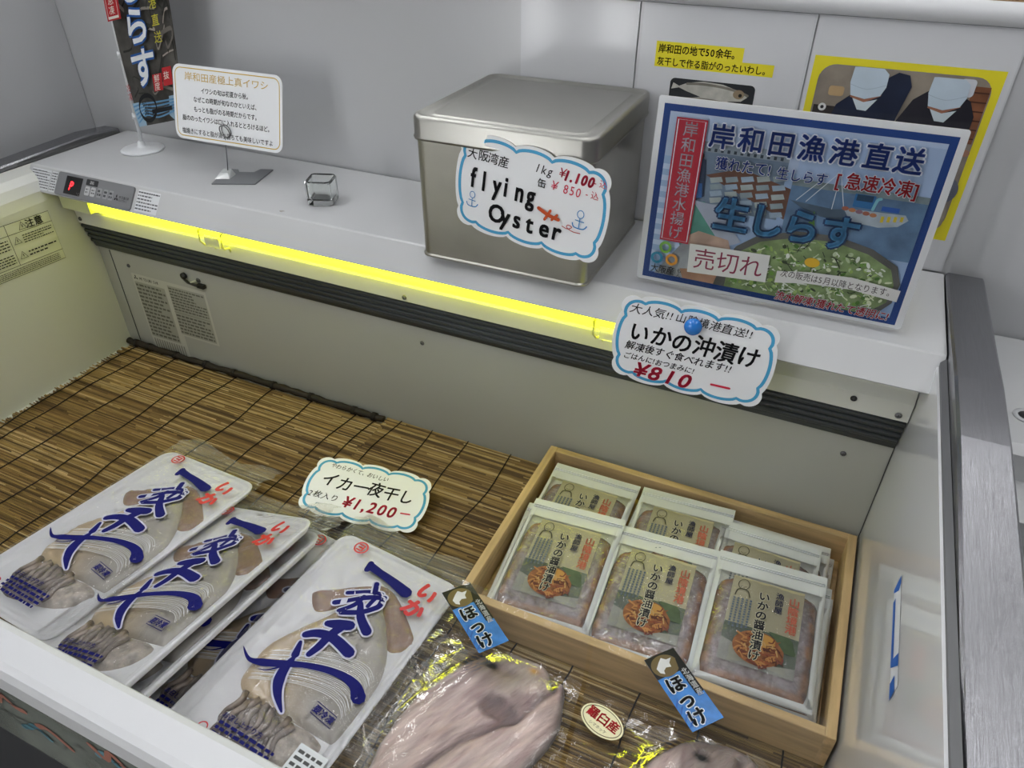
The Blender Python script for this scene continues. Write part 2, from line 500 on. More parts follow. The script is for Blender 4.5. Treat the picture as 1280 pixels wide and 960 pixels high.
# side rails
def rail(x0, x1, name, lab, left):
    g = G()
    zs = [(WY - .008, .374), (.15, .3745), (-.034, .3815), (-.10, .3845), (-.20, .3835), (-.35, .374), (YF - .03, .352)] if not left else [(WY - .008, .372), (.10, .378), (-.09, .372), (-.3, .366), (YF - .03, .352)]
    rings = []
    w = x1 - x0
    for y, z in zs:
        b = .0025
        rings.append([(x0, y, z - .022), (x0, y, z - b), (x0 + b, y, z), (x1 - b, y, z), (x1, y, z - b), (x1, y, z - .028), (x0 + w * .5, y, z - .028)])
    n = 7
    vs = [p for r in rings for p in r]
    g.add(vs, [(i * n + k, i * n + (k + 1) % n, (i + 1) * n + (k + 1) % n, (i + 1) * n + k) for i in range(len(zs) - 1) for k in range(n)], STEEL)
    g.add(rings[0], [tuple(range(n))], STEEL); g.add(rings[-1], [tuple(range(n))[::-1]], STEEL)
    part(g, name, label=lab)
rail(1.3768, 1.420, 'side_rail', 'brushed steel rail on the right end', False)
rail(-.100, -.060, 'side_rail', 'grey metal rail on the left end', True)
g = G(); g.sweep([(1.3712, .362), (1.3764, .366), (1.3764, .352), (1.3712, .352)], YF, -.04, 'y', mat('gasket', '#5c5d5f', .5)); part(g, 'rail_gasket')
# top shelf
g = G()
g.sweep([(-.036, .369), (-.0385, .3675), (-.064, .334), (-.0625, .332), (-.055, .3335), (-.036, .336), (.03, .336), (WY - .004, .336), (WY - .004, .369)], -.043, 1.3755, 'x', WHITE)
part(g, 'top_shelf')
g = G(); st = mat('shelf_scuff', '#8f8a84', .5)
for (x, y, r) in ((.4843, -.0245, .0040),):
    g.poly([(x + r * (1 + .4 * math.sin(3 * t + x * 90)) * math.cos(t), y + r * .8 * math.sin(t)) for t in [2 * PI * k / 12 for k in range(12)]], st, .3693)
part(g, 'scuff_mark')
# lamp housing: fascia plate, grooved rail, tube
g = G(); g.sweep([(-.018, .262), (-.0205, .262), (-.0215, .288), (-.016, .300), (-.010, .3355), (-.006, .3355), (-.012, .302), (-.016, .288)], .001, L_ - .001, 'x', mat('lamp_fascia', '#d9dad2', .35, noise=.03))
part(g, 'lamp_fascia')
g = G(); pr = [(0, .212), (-.004, .210), (-.006, .217)]
zz = .219; yy = -.006
for k in range(4):
    pr += [(yy, zz), (yy - .004, zz + .003), (yy - .004, zz + .0065), (yy - .0015, zz + .0085)]
    zz += .0105; yy -= .0028
pr += [(-.020, .2615), (0, .2615)]
g.sweep(pr, .001, L_ - .001, 'x', ALU); part(g, 'grooved_rail')
g = G(); g.tube([(.072, -.0285, .3085), (1.145, -.0285, .3085)], .0098, TUBE, 16); part(g, 'lamp_tube', label='glowing yellow lamp tube')
g = G(); g.box(1.146, 1.186, -.044, -.020, .288, .3325, mat('lamp_socket', '#d8dcae', .4)); g.box(1.187, 1.2, -.040, -.022, .296, .3325, mat('lamp_socket2', '#b9bcae', .4)); part(g, 'lamp_socket')
g = G(); g.box(.002, .071, -.040, -.018, .297, .3325, mat('lamp_socket')); part(g, 'lamp_socket')
CLIPM = mat('yellow_clip', '#d9da9a', .35)
def clip(x, w):
    g = G()
    y0 = -.0405
    g.tube([(x, y0 + .02, .316), (x, y0, .314), (x, y0 - .001, .296), (x + .003, y0 + .004, .288), (x + .006, y0 + .016, .284), (x + .008, y0 + .022, .272),
            (x + w - .008, y0 + .022, .272), (x + w - .006, y0 + .016, .284), (x + w - .003, y0 + .004, .288), (x + w, y0 - .001, .296), (x + w, y0, .314), (x + w, y0 + .02, .316)], .0017, CLIPM, 8)
    g.box(x + .008, x + w - .008, y0 + .001, y0 + .003, .289, .309, film('clip_film', haze=.35, bump=.1))
    part(g, 'lamp_clip')
clip(.318, .046); clip(.985, .046)
def screw(x, y, z, ax='y', r=.0038, m=None):
    g = G()
    if ax == 'y':
        g.lathe([(r, 0), (r, .0008), (r * .75, .0018), (r * .2, .0022)], m or mat('screw_steel', '#77777a', .35, .9), 14, (x, y, z), 'y')
        g.box(x - r * .6, x + r * .6, y - .00235, y - .0021, z - .0004, z + .0004, DARK); g.box(x - .0004, x + .0004, y - .00235, y - .0021, z - r * .6, z + r * .6, DARK)
    part(g, 'screw')
for x, z in ((.010, .271), (.685, .269), (1.356, .270)): screw(x, -.0215, z)
screw(1.305, -.0215, .279, m=BLACK)
for x, z in ((.0676, .181), (.6961, .180), (1.3165, .180)): screw(x, -.0003, z)
screw(.2396, -.0003, .1885, r=.005)
g = G(); g.tube([(.209, -.001, .192), (.209, -.006, .192)], .006, BLACK, 12); g.tube([(.212, -.006, .187), (.220, -.007, .183), (.230, -.006, .181), (.247, -.006, .180)], .0025, BLACK, 8); g.box(.240, .255, -.008, -.001, .177, .184, BLACK); g.tube([(.222, -.006, .182), (.238, -.006, .190)], .0015, mat('cable_white', '#dddddd', .5)); part(g, 'cable_outlet')
# rear rating label
def yplane(g, y):   # printed (x,z) geometry -> plane facing -y
    return g.warp(lambda a, b, c: (a, y - c, b))
def diamonds(g, cx, cy, s, m):
    for a in (90, 210, 330):
        t = math.radians(a); d = (math.cos(t), math.sin(t)); q = (math.cos(t + PI / 2), math.sin(t + PI / 2))
        g.poly([(cx, cy), (cx + d[0] * s * .5 + q[0] * s * .29, cy + d[1] * s * .5 + q[1] * s * .29), (cx + d[0] * s, cy + d[1] * s), (cx + d[0] * s * .5 - q[0] * s * .29, cy + d[1] * s * .5 - q[1] * s * .29)], m, z=g.lay * g.step + .0001)
    g.up()
g = G(); lab = mat('rating_label', '#a9a99d', .5); dk = ink('#6c6c62')
g.poly([(.067, .167), (.248, .167), (.248, .052), (.160, .052), (.160, -.004), (.067, -.004)], mat('label_paper', '#c9c9bf', .5))
g.rect(.070, .030, .145, .150, lab); g.rect(.155, .056, .243, .160, lab)
diamonds(g, .077, .159, .006, ink('#3a3a34')); g.text('MITSUBISHI', .086, .159, .008, ink('#3a3a34'), align='l', bold=.01)
g.scribble(.072, .032, .143, .148, 14, dk); g.scribble(.157, .108, .241, .158, 8, dk); g.scribble(.157, .058, .241, .102, 6, dk)
g.stroke([(.155, .105), (.243, .105)], .0006, dk, sub=1)
for k in range(13): g.rect(.074 + k * .0063, .0, .0765 + k * .0063, .026, ink('#8b8b80'), z=g.lay * g.step + .0001)
yplane(g, -.0004); part(g, 'rating_label')
# caution label on the left liner (plane x=0 facing +x); local axes: a runs toward the camera -> -y, so text reads toward +y
g = G(); lp = mat('caution_paper', '#d8d9c4', .5); bk = ink('#2c2d28')
W_, H_ = .235, .088
g.rect(0, 0, W_, H_, lp); 
for q in ([(0, 0), (W_, 0), (W_, H_), (0, H_), (0, 0)], [(0, .070), (W_, .070)], [(0, .017), (W_, .017)], [(.155, .017), (.155, .088)], [(.078, .017), (.078, .070)]):
    g.stroke(q, .0008, bk, sub=1)
def tri(cx, cy, s):
    g.stroke([(cx - s, cy - s * .8), (cx + s, cy - s * .8), (cx, cy + s)], s * .22, bk, closed=True, sub=1); g.rect(cx - s * .1, cy - s * .4, cx + s * .1, cy + s * .35, bk)
g.text('警告', .10, .079, .016, bk, bold=.02); tri(.073, .079, .007)
g.text('注意', .205, .079, .016, bk, bold=.02); tri(.183, .079, .007)
tri(.166, .058, .0065); tri(.166, .032, .0065); tri(.09, .058, .0065); tri(.09, .032, .0065)
g.scribble(.176, .050, .230, .066, 4, bk, .4); g.scribble(.176, .026, .228, .038, 2, bk, .4); g.scribble(.100, .046, .150, .066, 4, bk, .4); g.scribble(.100, .022, .150, .040, 4, bk, .4)
g.scribble(.010, .022, .072, .066, 8, bk, .4); g.scribble(.04, .003, .225, .015, 4, bk, .4)
g.warp(lambda a, b, c: (.0004 + c, -.302 + a * math.cos(.045) + b * math.sin(.045) * 0, .2135 + b + (.235 - a) * .045))
part(g, 'caution_label')
# stock line sticker on the right liner
g = G()
bl = ink('#1f5fb8')
g.rect(-.385, .236, -.262, .258, mat('sticker_white', '#e3e7ee', .3)); 
g.poly([(-.262, .236), (-.262, .258), (-.272, .258), (-.276, .252), (-.266, .236)], bl); g.rect(-.352, .236, -.278, .243, bl); g.poly([(-.365, .258), (-.352, .236), (-.345, .236), (-.352, .258)], bl); g.rect(-.385, .237, -.369, .250, bl)
g.warp(lambda a, b, c: (L_ - .0004 - c, a, b)); part(g, 'stock_line_sticker')
# shelf front fittings (slanted face: y from -.0385,z .3675 to -.064,z .334)
fy = lambda z: -.0385 - (z - .3675) / (.334 - .3675) * .0255
def face(g, off=.0004):
    n = Vector((0, -.0335, .0255)).normalized()
    return g.warp(lambda a, b, c: (a, fy(b) + n.y * (c + off), b + n.z * (c + off)))
g = G(); g.poly(rrect(.0325, .3355, .2045, .3655, .004), mat('panel_grey', '#8b8c8f', .35, .3)); face(g, .0025)
gp = G(); gp.slab(rrect(.0315, .3350, .2055, .3660, .004), .002, mat('panel_edge', '#77787b', .4)); face(gp, .0022)
for v_ in [0]:
    off = len(g.v); g.v += gp.v
    for f_ in gp.f: g.f.append(tuple(i + off for i in f_)); g.mi.append(g.slot(mat('panel_edge'))); g.sm.append(False)
cpn = part(g, 'control_panel')
g = G(); g.rect(.0525, .3385, .0905, .3625, BLACK, .001); g.text('P', .068, .3505, .0165, mat('led_red', '#ff2030', .4, emit=(1, .03, .04), estr=3.5), bold=.01, shear=.15); g.text('°C', .086, .341, .005, ink('#888888')); face(g, .0028); g.build('display', cpn)
g = G(); g.rect(.099, .3555, .126, .3635, ink('#39393c'), .0012); g.text('運転', .112, .3595, .005, ink('#cccccc')); face(g, .0028); g.build('button_cap', cpn)
for x in (.1005, .1135):
    g = G(); g.rect(x, .342, x + .0105, .354, mat('button_pale', '#c3c4c6', .4), .002); g.scribble(x + .002, .3445, x + .009, .352, 2, ink('#6a6a6c')); face(g, .0032); g.build('button', cpn)
for x in (.128, .142, .154):
    g = G(); g.rect(x, .3425, x + .0095, .355, mat('button_mid', '#a0a1a4', .4), .001); g.scribble(x + .001, .3440, x + .0088, .3535, 2, ink('#55565a'), .6); face(g, .0028); g.build('button', cpn)
g = G(); diamonds(g, .172, .347, .0052, ink('#1d1d1f')); g.text('MITSUBISHI', .178, .349, .0048, ink('#2a2a2c'), align='l', bold=.01, W=.022); g.text('ELECTRIC', .178, .345, .0035, ink('#3a3a3c'), align='l', W=.018); face(g, .003); g.build('maker_mark', cpn)
for x0, x1, rows in ((-.034, .012, 7), (.0145, .0285, 7), (.2125, .2595, 6)):
    g = G(); g.rect(x0, .3365, x1, .3645, mat('label_white', '#d8dadc', .4)); g.scribble(x0 + .001, .338, x1 - .001, .3635, rows, ink('#5a5b60'), .42)
    g.stroke([(x0 + .001, .3615), (x1 - .001, .3612)], .0005, ink('#444449'), sub=1); face(g, .0005); part(g, 'notice_label')

# neighbouring freezer beyond the right rail
nf = root('display_freezer', 'white neighbouring freezer end with a drain hole, beyond the brushed steel rail', 'freezer', Matrix.Translation((0, 0, 0)))
g = G(); g.sweep([(WY - .006, -.6), (WY - .006, .301), (-.066, .301), (-.078, .294), (-.078, .262), (-.11, .262), (-.13, .25), (-.13, .1), (-.30, .06), (-.60, .06), (-.66, .05), (-.66, -.6)], 1.452, 2.4, 'x', WHITE); g.build('body', nf)
g = G(); g.lathe([(.0135, 0), (.0135, .0012), (.009, .0016), (.009, -.003)], mat('hole_ring', '#c0c1c3', .4), 20, (1.476, -.0115, .3013)); g.lathe([(.0088, 0), (.0088, .0001)], BLACK, 16, (1.476, -.0115, .3018)); g.build('drain_hole', nf)
g = G(); g.tube([(1.452 + .3, -.20, .20), (1.51, -.20, .20), (1.485, -.205, .198), (1.478, -.215, .185)], .036, mat('dark_grip', '#4a4b4e', .45), 20); g.build('bumper', nf)
g = G(); g.box(1.453, 1.50, -.262, -.222, .105, .14, BLACK); g.build('bracket', nf)

# ================================================================= reed mats
def reed_mat(x0, x1, y0, y1, z0, strings, ragl, ragr, seed, label, lift=0):
    R = random.Random(seed)
    M = root('reed_mat', label, 'mat', Matrix.Translation((0, 0, z0)), 'reed mats lining the freezer')
    g = G(); pal = ['#8c713e', '#9c804a', '#ae945e', '#775d33', '#574225', '#a0854c', '#c4ac7a', '#67502c', '#927847', '#806537']
    y = y0; p = .0025
    while y > y1:
        xs = x0 + R.uniform(0, ragl); xe = x1 - R.uniform(0, ragr)
        if R.random() < .05 and ragl: xs += .006
        cuts = [xs]
        while cuts[-1] < xe:
            cuts.append(min(xe, cuts[-1] + R.uniform(.03, .16)))
        zt = R.uniform(-.0002, .0006); col = rgb(R.choice(pal)); wy = R.uniform(-.0002, .0002)
        lz = lift * max(0, 1 - (y0 - y) / .045) ** 2
        for a, b in zip(cuts, cuts[1:]):
            if R.random() < .55: col = rgb(R.choice(pal))
            k = R.uniform(.8, 1.15); c4 = (col[0] * k, col[1] * k, col[2] * k, 1)
            n = 1
            pr = [(.0001, -.0003), (.0006, .0010), (.00120, .0015), (.0018, .0010), (.0023, -.0003)]
            wa, wb = R.uniform(-.0003, .0003), R.uniform(-.0003, .0003)
            vs = [(a, y - q[0] + wa, q[1] + zt + lz) for q in pr] + [(b, y - q[0] + wb, q[1] + zt + lz) for q in pr]
            g.add(vs, [(i, 5 + i, 6 + i, i + 1) for i in range(4)], REED, False, c4)
        y -= p
    g.box(x0 + ragl + .002, x1 - ragr - .002, y1, y0 - .004, -.001, -.0002, ROLL_GAP)  # added dark sheet; its colour stands in for shade between the reeds
    g.build('reeds', M)
    for sx in strings:
        g = G(); pts = []; y = y0 + .0005; ph = R.uniform(0, 6); w = 0
        while y > y1 + .02:
            lz = lift * max(0, 1 - (y0 - y) / .045) ** 2
            w = .004 * math.sin(y * 14 + ph) + .0022 * math.sin(y * 37 + ph * 2)
            pts.append((sx + w + R.uniform(-.0003, .0003) - .02 * (y0 - y) / .65, y, .0024 + lz + .0004 * math.sin(y * 1000))); y -= .006
        g.tube(pts, .0010, CORD, 6); g.build('binding_string', M)
    return M
mt1 = reed_mat(.001, .622, -.0125, -.648, -.0025, [.027, .062, .133, .209, .279, .371, .456, .55, .592], .012, 0, 5, 'golden brown reed mat at the left with a dark rolled rear edge', 0)
g = G(); pts = []
R_ = random.Random(2)
for k in range(40): pts.append((.0065 + k * .0155, -.0105 + R_.uniform(-.0008, .0008), .0085 + R_.uniform(-.001, .001)))
g.tube(pts, [.0062 + R_.uniform(-.0009, .0012) for _ in pts], ROLL_GAP, 10)
for x in (.027, .062, .133, .209, .279, .371, .456, .55, .592):
    g.tube([(x - .004, -.0105, .0085), (x + .004, -.0105, .0087)], .0078, CORD, 10)
g.build('rolled_edge', mt1)
reed_mat(.612, 1.366, -.0020, -.648, .0022, [.6384, .7062, .7719, .8492, .93, 1.01, 1.09, 1.17, 1.25, 1.33], .004, .002, 9, 'golden brown reed mat reaching under the wooden box on the right', .0025)

# ================================================================= tin on the shelf
tin = root('tin_box', 'large square silver tin with a fitted lid standing on the freezer shelf', 'tin', Matrix.Translation((.8605, .0500, .3692)) @ Matrix.Rotation(.012, 4, 'Z'))
def rr3(w, d, r, z, n=8): return [(p[0], p[1], z) for p in rrect(-w / 2, -d / 2, w / 2, d / 2, r, n)]
TW, TD, TH = .2285, .226, .157
g = G()
g.loft([rr3(TW - .002, TD - .002, .014, 0), rr3(TW + .002, TD + .002, .015, .001), rr3(TW + .002, TD + .002, .015, .003), rr3(TW - .001, TD - .001, .014, .005), rr3(TW - .001, TD - .001, .014, TH + .004)], TIN, False, cap0=True)
g.build('tin_body', tin)
g = G(); w, d = TW + .005, TD + .005; T = TH
g.loft([rr3(w - .004, d - .004, .014, T - .003), rr3(w + .001, d + .001, .017, T - .004), rr3(w + .002, d + .002, .017, T - .001), rr3(w, d, .017, T + .001), rr3(w, d, .017, T + .0195), rr3(w - .0015, d - .0015, .016, T + .0225),
        rr3(w - .006, d - .006, .015, T + .0245), rr3(w - .012, d - .012, .014, T + .0242), rr3(w - .016, d - .016, .013, T + .0215), rr3(w - .036, d - .036, .01, T + .0215), rr3(w - .041, d - .041, .01, T + .0228)], TINL, True, cap1=True)
g.build('lid', tin)

# ================================================================= cloud price cards
def cloud(w, h, nx=4, ny=2, b=.33, inset=0):
    """scalloped outline"""
    w2, h2 = w / 2, h / 2; m = .011
    A = []
    xs = [-w2 + m + (w - 2 * m) * k / nx for k in range(nx + 1)]; ys = [-h2 + m + (h - 2 * m) * k / ny for k in range(ny + 1)]
    A += [(x, h2 - m) for x in xs]; A += [(w2 - m, y) for y in ys[::-1][1:]]; A += [(x, -h2 + m) for x in xs[::-1][1:]]; A += [(-w2 + m, y) for y in ys[1:-1]]
    # shift corner anchors outward a little so corner bumps read round
    n = len(A); out = []
    for i in range(n):
        a = Vector(A[i]); c = Vector(A[(i + 1) % n]); d = c - a; nrm = Vector((-d.y, d.x)).normalized()
        sag = min(d.length * b, m * 1.15)
        for k in range(10):
            t = k / 10; out.append(a + d * t + nrm * sag * (4 * t * (1 - t)) ** .75)
    # close notches: move points off the corner notch
    cx = []
    for p in out:
        q = p.copy()
        cx.append(q)
    if inset:
        P = []
        n = len(cx)
        for p in cx:
            s_ = Vector((1 - inset / w2, 1 - inset / h2)); P.append((p.x * s_.x, p.y * s_.y))
        return P
    return [(p.x, p.y) for p in cx]
def cloud2(w, h, inset=0):
    """cloud with round corner bumps: anchors placed at mid sides"""
    w2, h2 = w / 2 - inset, h / 2 - inset
    dep = .0058
    sx, sy = w2 - dep, h2 - dep
    cr = .020
    A = []
    def lerp(a, b, n): return [a + (b - a) * k / n for k in range(n + 1)]
    top = [(x, sy) for x in lerp(-sx + cr, sx - cr, 3)]
    rig = [(sx, y) for y in lerp(sy - cr, -sy + cr, 1)]
    bot = [(x, -sy) for x in lerp(sx - cr, -sx + cr, 3)]
    lef = [(-sx, y) for y in lerp(-sy + cr, sy - cr, 1)]
    A = top + rig + bot + lef
    cor = {3: 1, 5: 1, 9: 1, 11: 1}
    n = len(A); out = []
    for i in range(n):
        a = Vector(A[i]); c = Vector(A[(i + 1) % n]); d = c - a; nr = Vector((-d.y, d.x)).normalized()
        if abs(d.x) > 1e-6 and abs(d.y) > 1e-6: sag = d.length * .36
        else: sag = dep
        for k in range(12):
            t = k / 12; out.append(a + d * t + nr * sag * (4 * t * (1 - t)) ** .7)
    return [(p.x, p.y) for p in out]
BLUEC = ink('#4aa3cf', .35)
def card(name, label, w, h, M, draw, fold=None):
    r = root(name, label, 'price card', M, 'cloud shaped handwritten price cards')
    g = G(); g.step = .00010
    g.slab(cloud2(w, h), .0007, CARD, CARDE)
    g.stroke(cloud2(w, h, .0058), .0038, BLUEC, closed=True, sub=1)
    g.build('card', r)
    t = G(); t.step = .00008; t.lay = 3
    draw(t); t.build('lettering', r)
    return r
KK = ink('#15151a'); RR = ink('#cf2f4c'); BB = ink('#2f86c4')
def anchor(t, x, y, s=1):
    t.ring(x, y + .0075 * s, .0038 * s, .0045 * s, .0009 * s, BB)
    t.stroke([(x, y + .003 * s), (x, y - .008 * s)], .001 * s, BB); t.stroke([(x - .005 * s, y), (x + .005 * s, y - .0005)], .001 * s, BB)
    t.stroke([(x - .008 * s, y - .004 * s), (x - .006 * s, y - .008 * s), (x, y - .009 * s), (x + .006 * s, y - .008 * s), (x + .009 * s, y - .004 * s)], .0013 * s, BB)
def d_oyster(t):
    t.text('大阪湾産', -.057, .0345, .0135, KK, jit=.05, rot=-.0, bold=.012, shear=.1)
    t.text('1kg', .0155, .0385, .0145, KK, jit=.04, shear=.25, bold=.004, W=.024); t.text('¥', .037, .041, .0145, RR, jit=.05, bold=.005, shear=.2)
    t.text('1.100', .058, .0395, .0165, RR, bold=.045, shear=.25, W=.038); t.text('-込', .083, .0405, .010, RR, bold=.0)
    t.text('缶', .0135, .0225, .0115, KK, bold=.01); t.text('¥', .030, .0245, .0145, RR, shear=.2); t.text('850', .052, .024, .0150, RR, shear=.1, W=.023); t.text('-込', .0755, .0255, .010, RR)
    t.text('flying', -.033, .0065, .034, KK, bold=.030, W=.089, jit=.02, shear=.05); t.text('Oyster', -.0, -.0290, .032, KK, bold=.030, W=.103, jit=.02, shear=.05)
    anchor(t, -.074, -.022, .9); anchor(t, .066, -.008, 1.05)
    O = ink('#c24f22')
    t.stroke([(.014, -.007), (.027, -.012), (.040, -.014)], .0045, O); t.stroke([(.023, -.0185), (.029, -.006)], .0032, O); t.stroke([(.032, -.0165), (.038, -.009)], .003, O); t.stroke([(.020, -.008), (.026, -.015)], .002, O)
    t.stroke([(.046, -.020), (.053, -.0215), (.058, -.018), (.053, -.0165), (.052, -.020), (.060, -.023), (.069, -.0225)], .0010, ink('#b23a3a'))
card('price_card', 'blue-edged cloud card reading flying Oyster, stuck to the front of the silver tin', .198, .122, pose((.9035, -.0685, .4745), -.035, 1.556, -.098), d_oyster)
def d_810(t):
    t.text('大人気!!', -.053, .0385, .0135, KK, jit=.05, shear=.2, bold=.006); t.text('山陰境港直送!!', .018, .0385, .0130, KK, jit=.06, shear=.15, bold=.006, W=.088)
    t.text('いかの沖漬け', -.0, .0090, .0275, KK, bold=.025, W=.150, jit=.04, shear=.1)
    t.text('解凍後すぐ食べれます!!', -.014, -.0105, .0125, KK, bold=.012, W=.126, jit=.04, shear=.2)
    t.text('ごはんに!おつまみに!', -.034, -.0245, .0095, KK, bold=.012, W=.086, jit=.04, shear=.2)
    t.text('¥810', -.0245, -.0400, .0265, RR, bold=.03, W=.072, shear=.25); t.stroke([(.031, -.036), (.052, -.0355)], .0028, RR)
c8 = card('price_card', 'cloud card priced ¥810, held by a round blue magnet on the shelf front', .188, .116, pose((1.1187, -.0838, .3305), .067, 1.497, -.047), d_810)
def d_1200(t):
    t.text('やわらかくて、おいしい', -.022, .0335, .0095, KK, bold=.008, W=.092, jit=.05, shear=.2, rot=-.05)
    t.text('イカ一夜干し', .0, .0085, .0265, KK, bold=.018, W=.142, jit=.05, shear=.15)
    t.text('2枚入り', -.058, -.020, .0125, KK, bold=.004, W=.046, jit=.05, shear=.2); t.text('¥1,200', .015, -.0215, .026, RR, bold=.028, W=.082, shear=.2); t.stroke([(.060, -.020), (.073, -.019)], .0022, RR)
card('price_card', 'cloud card priced ¥1,200 lying tilted on the reed mat behind the wrapped squid', .187, .106, pose((.7063, -.2001, .036), .798, .195, -.575), d_1200)
pin = root('magnet', 'round blue magnet holding the ¥810 card to the shelf front', 'magnet', pose((1.1165, -.0852, .3668), .067, 1.497, 0))
g = G(); g.lathe([(.0085, .0009), (.0098, .003), (.0102, .006), (.009, .009), (.0055, .0112), (.001, .012)], mat('blue_magnet', '#1f74c9', .2, coat=.5), 28); g.build('magnet_head', pin)
g = G(); g.lathe([(.006, -.012), (.006, -.0009)], BLACK, 16); g.build('magnet_core', pin)

# ================================================================= laminated poster
PM = pose((1.1771, -.0028, .4797), .008, 1.521, -.001)
po = root('laminated_poster', 'large laminated poster of raw whitebait with blue frame leaning on the shelf, marked sold out', 'poster', PM)
g = G(); g.step = .00003; g.slab(rrect(-.1515, -.108, .1515, .108, .003), .0008, mat('poster_paper', '#e9ebee', .35), CARDE)
A = .1445; Bt = .0995
g.rect(-A - .0, -.104, A, Bt + .001, ink('#1a4085'))
g.rect(-A + .0075, -.0965, A - .0075, Bt - .0065, ink('#9db9dd'))
ph = lambda c, s=.25, ns=30: mat('photo_' + c.strip('#'), c, .45, noise=s, nscale=ns, spec=.3)
g.rect(-.137, .045, .137, .093, ph('#b4c6e2', .08, 18)); g.rect(.006, .03, .137, .088, ph('#a9c0e2', .1, 12))
for k in range(9):
    y = .03 - k * .013; g.rect(-.137, y, -.137 + random.uniform(.02, .05), y + .006, ink('#c4d6ef'))
# harbour photo left
g.rect(-.128, -.008, -.004, .062, ph('#6f8298', .25, 25)); g.rect(-.128, .055, -.004, .066, ph('#8c9aa8', .2, 40))
for k in range(12): g.rect(-.09 + k * .007, .056, -.087 + k * .007, .0595, ink('#36424f'))
def quad(a, b, c, d, m): g.poly([a, b, c, d], m)
quad((-.088, .030), (-.050, .042), (.004, .028), (.004, -.006), ph('#6b4a3c', .3, 40))
for i in range(5):
    for j in range(5):
        x = -.083 + i * .0165 + j * .001; y = .0275 + i * .0028 - j * .0075 - i * j * .0006
        if x < -.01 and y > -.006:
            quad((x, y), (x + .0125, y + .0028), (x + .0150, y - .0025), (x + .0022, y - .0058), ph(['#a8b4b4', '#8fa0a8', '#9bb0c4'][(i + j) % 3], .15, 60))
g.poly([(-.104, .012), (-.100, .046), (-.096, .050), (-.090, .046), (-.088, .030), (-.086, .006), (-.094, .0)], ink('#27364f')); g.ell(-.096, .050, .0035, .004, ink('#3b2c2c')); g.poly([(-.1, .02), (-.09, .02), (-.088, .004), (-.098, .002)], ink('#2d5f9e'))
quad((-.128, -.008), (-.084, -.0), (-.058, -.045), (-.095, -.075), ph('#4f8f83', .3, 30)); quad((-.098, .0), (-.070, -.002), (-.036, -.040), (-.055, -.05), ph('#aab4c8', .2, 20))
quad((-.108, -.05), (-.085, -.035), (-.05, -.04), (-.03, -.09), ph('#b79c8c', .3, 40)); quad((-.13, -.0965), (-.10, -.05), (-.06, -.07), (-.05, -.0965), ph('#9aa0a6', .35, 30)); 
g.poly([(-.095, -.0965), (-.10, -.085), (-.07, -.080), (-.045, -.086), (-.05, -.0965)], ph('#c0957c', .25, 40))
# sea photo right
g.rect(.004, -.03, .137, .038, ph('#5d7c9e', .3, 40)); g.rect(.004, .033, .137, .040, ph('#7c8c92', .3, 60))
g.poly([(.006, .017), (.050, .014), (.062, .016), (.085, .012), (.082, .002), (.040, .004), (.02, .010)], ph('#4b5f72', .25, 50))
for a, b in (((.030, .040), (.012, .018)), ((.047, .052), (.022, .018)), ((.049, .056), (.049, .014)), ((.049, .052), (.060, .018))): g.stroke([a, b], .0007, ink('#dfe6ee'), sub=1)
g.rect(.068, .020, .088, .034, ink('#2f6ea8')); g.rect(.070, .027, .086, .0335, ink('#23425f')); g.poly([(.060, .017), (.120, .019), (.124, .014), (.116, .006), (.098, .002), (.070, .004)], ph('#a9b7c2', .2, 60))
for k in range(5): g.ell(.062 + k * .007, .017 - k * .0007, .0035, .0022, ink(['#a0624f', '#b97b55', '#8c6a7a'][k % 3]))
for k in range(4): g.rect(.098 + k * .006, .008 + k * .0012, .101 + k * .006, .0145 + k * .0008, ink('#d8c13a'))
g.stroke([(.088, .02), (.09, .030), (.093, .032)], .003, ink('#7fc0cf')); g.rect(.096, .020, .113, .025, ink('#2c5cb0'))
# bowl
bowlp = [(-.058, -.0965), (-.052, -.07), (-.040, -.045), (-.02, -.029), (.02, -.016), (.062, -.014), (.10, -.022), (.128, -.036), (.136, -.055), (.134, -.078), (.12, -.0965)]
g.poly(bowlp, ph('#5d5e5c', .2, 30)); g.poly([(a * .93 + .004, b * .9 - .0085) for a, b in bowlp[1:-1]] + [(.110, -.0962), (-.045, -.0962)], ph('#7f9664', .35, 70))
rp = random.Random(11); bi = [(a * .93 + .004, b * .9 - .0085) for a, b in bowlp[1:-1]] + [(.110, -.0955), (-.045, -.0955)]
n = 0
while n < 330:
    x, y = rp.uniform(-.05, .13), rp.uniform(-.094, -.02)
    if inside((x, y), bi) and edist((x, y), bi) > .004:
        c = rp.choice(['#dfe7da', '#c7d7b4', '#e9efe6', '#a8c47a', '#6f9c45', '#4f7a33', '#d9e2c0', '#b8c9a0', '#97b561', '#3c4a33'])
        if rp.random() < .5: g.stroke([(x, y), (x + rp.uniform(-.004, .004), y + rp.uniform(-.003, .003)), (x + rp.uniform(-.008, .008), y + rp.uniform(-.004, .004))], rp.uniform(.0007, .0016), ink(c), z=g.lay * g.step + .00005 + n * .000001, sub=2)
        else: g.ell(x, y, rp.uniform(.0015, .004), rp.uniform(.001, .0025), ink(c), rot=rp.uniform(0, 3), n=8, z=g.lay * g.step + .00005 + n * .000001)
        n += 1
g.lay += 16
for k in range(14): x = rp.uniform(.015, .075); y = rp.uniform(-.055, -.03); g.stroke([(x, y), (x + rp.uniform(-.014, .014), y + rp.uniform(-.012, .012))], .0008, ink('#2c3326'))
g.ell(.044, -.048, .008, .0055, ink('#e6b930')); g.poly([(.028, -.012), (.033, .010), (.038, -.012)], ink('#5b8c3f'))
g.build('printed_sheet', po)
t = G(); t.step = .00005; t.above(g); NV = ink('#1f3f96'); WH = ink('#e6ecf6')
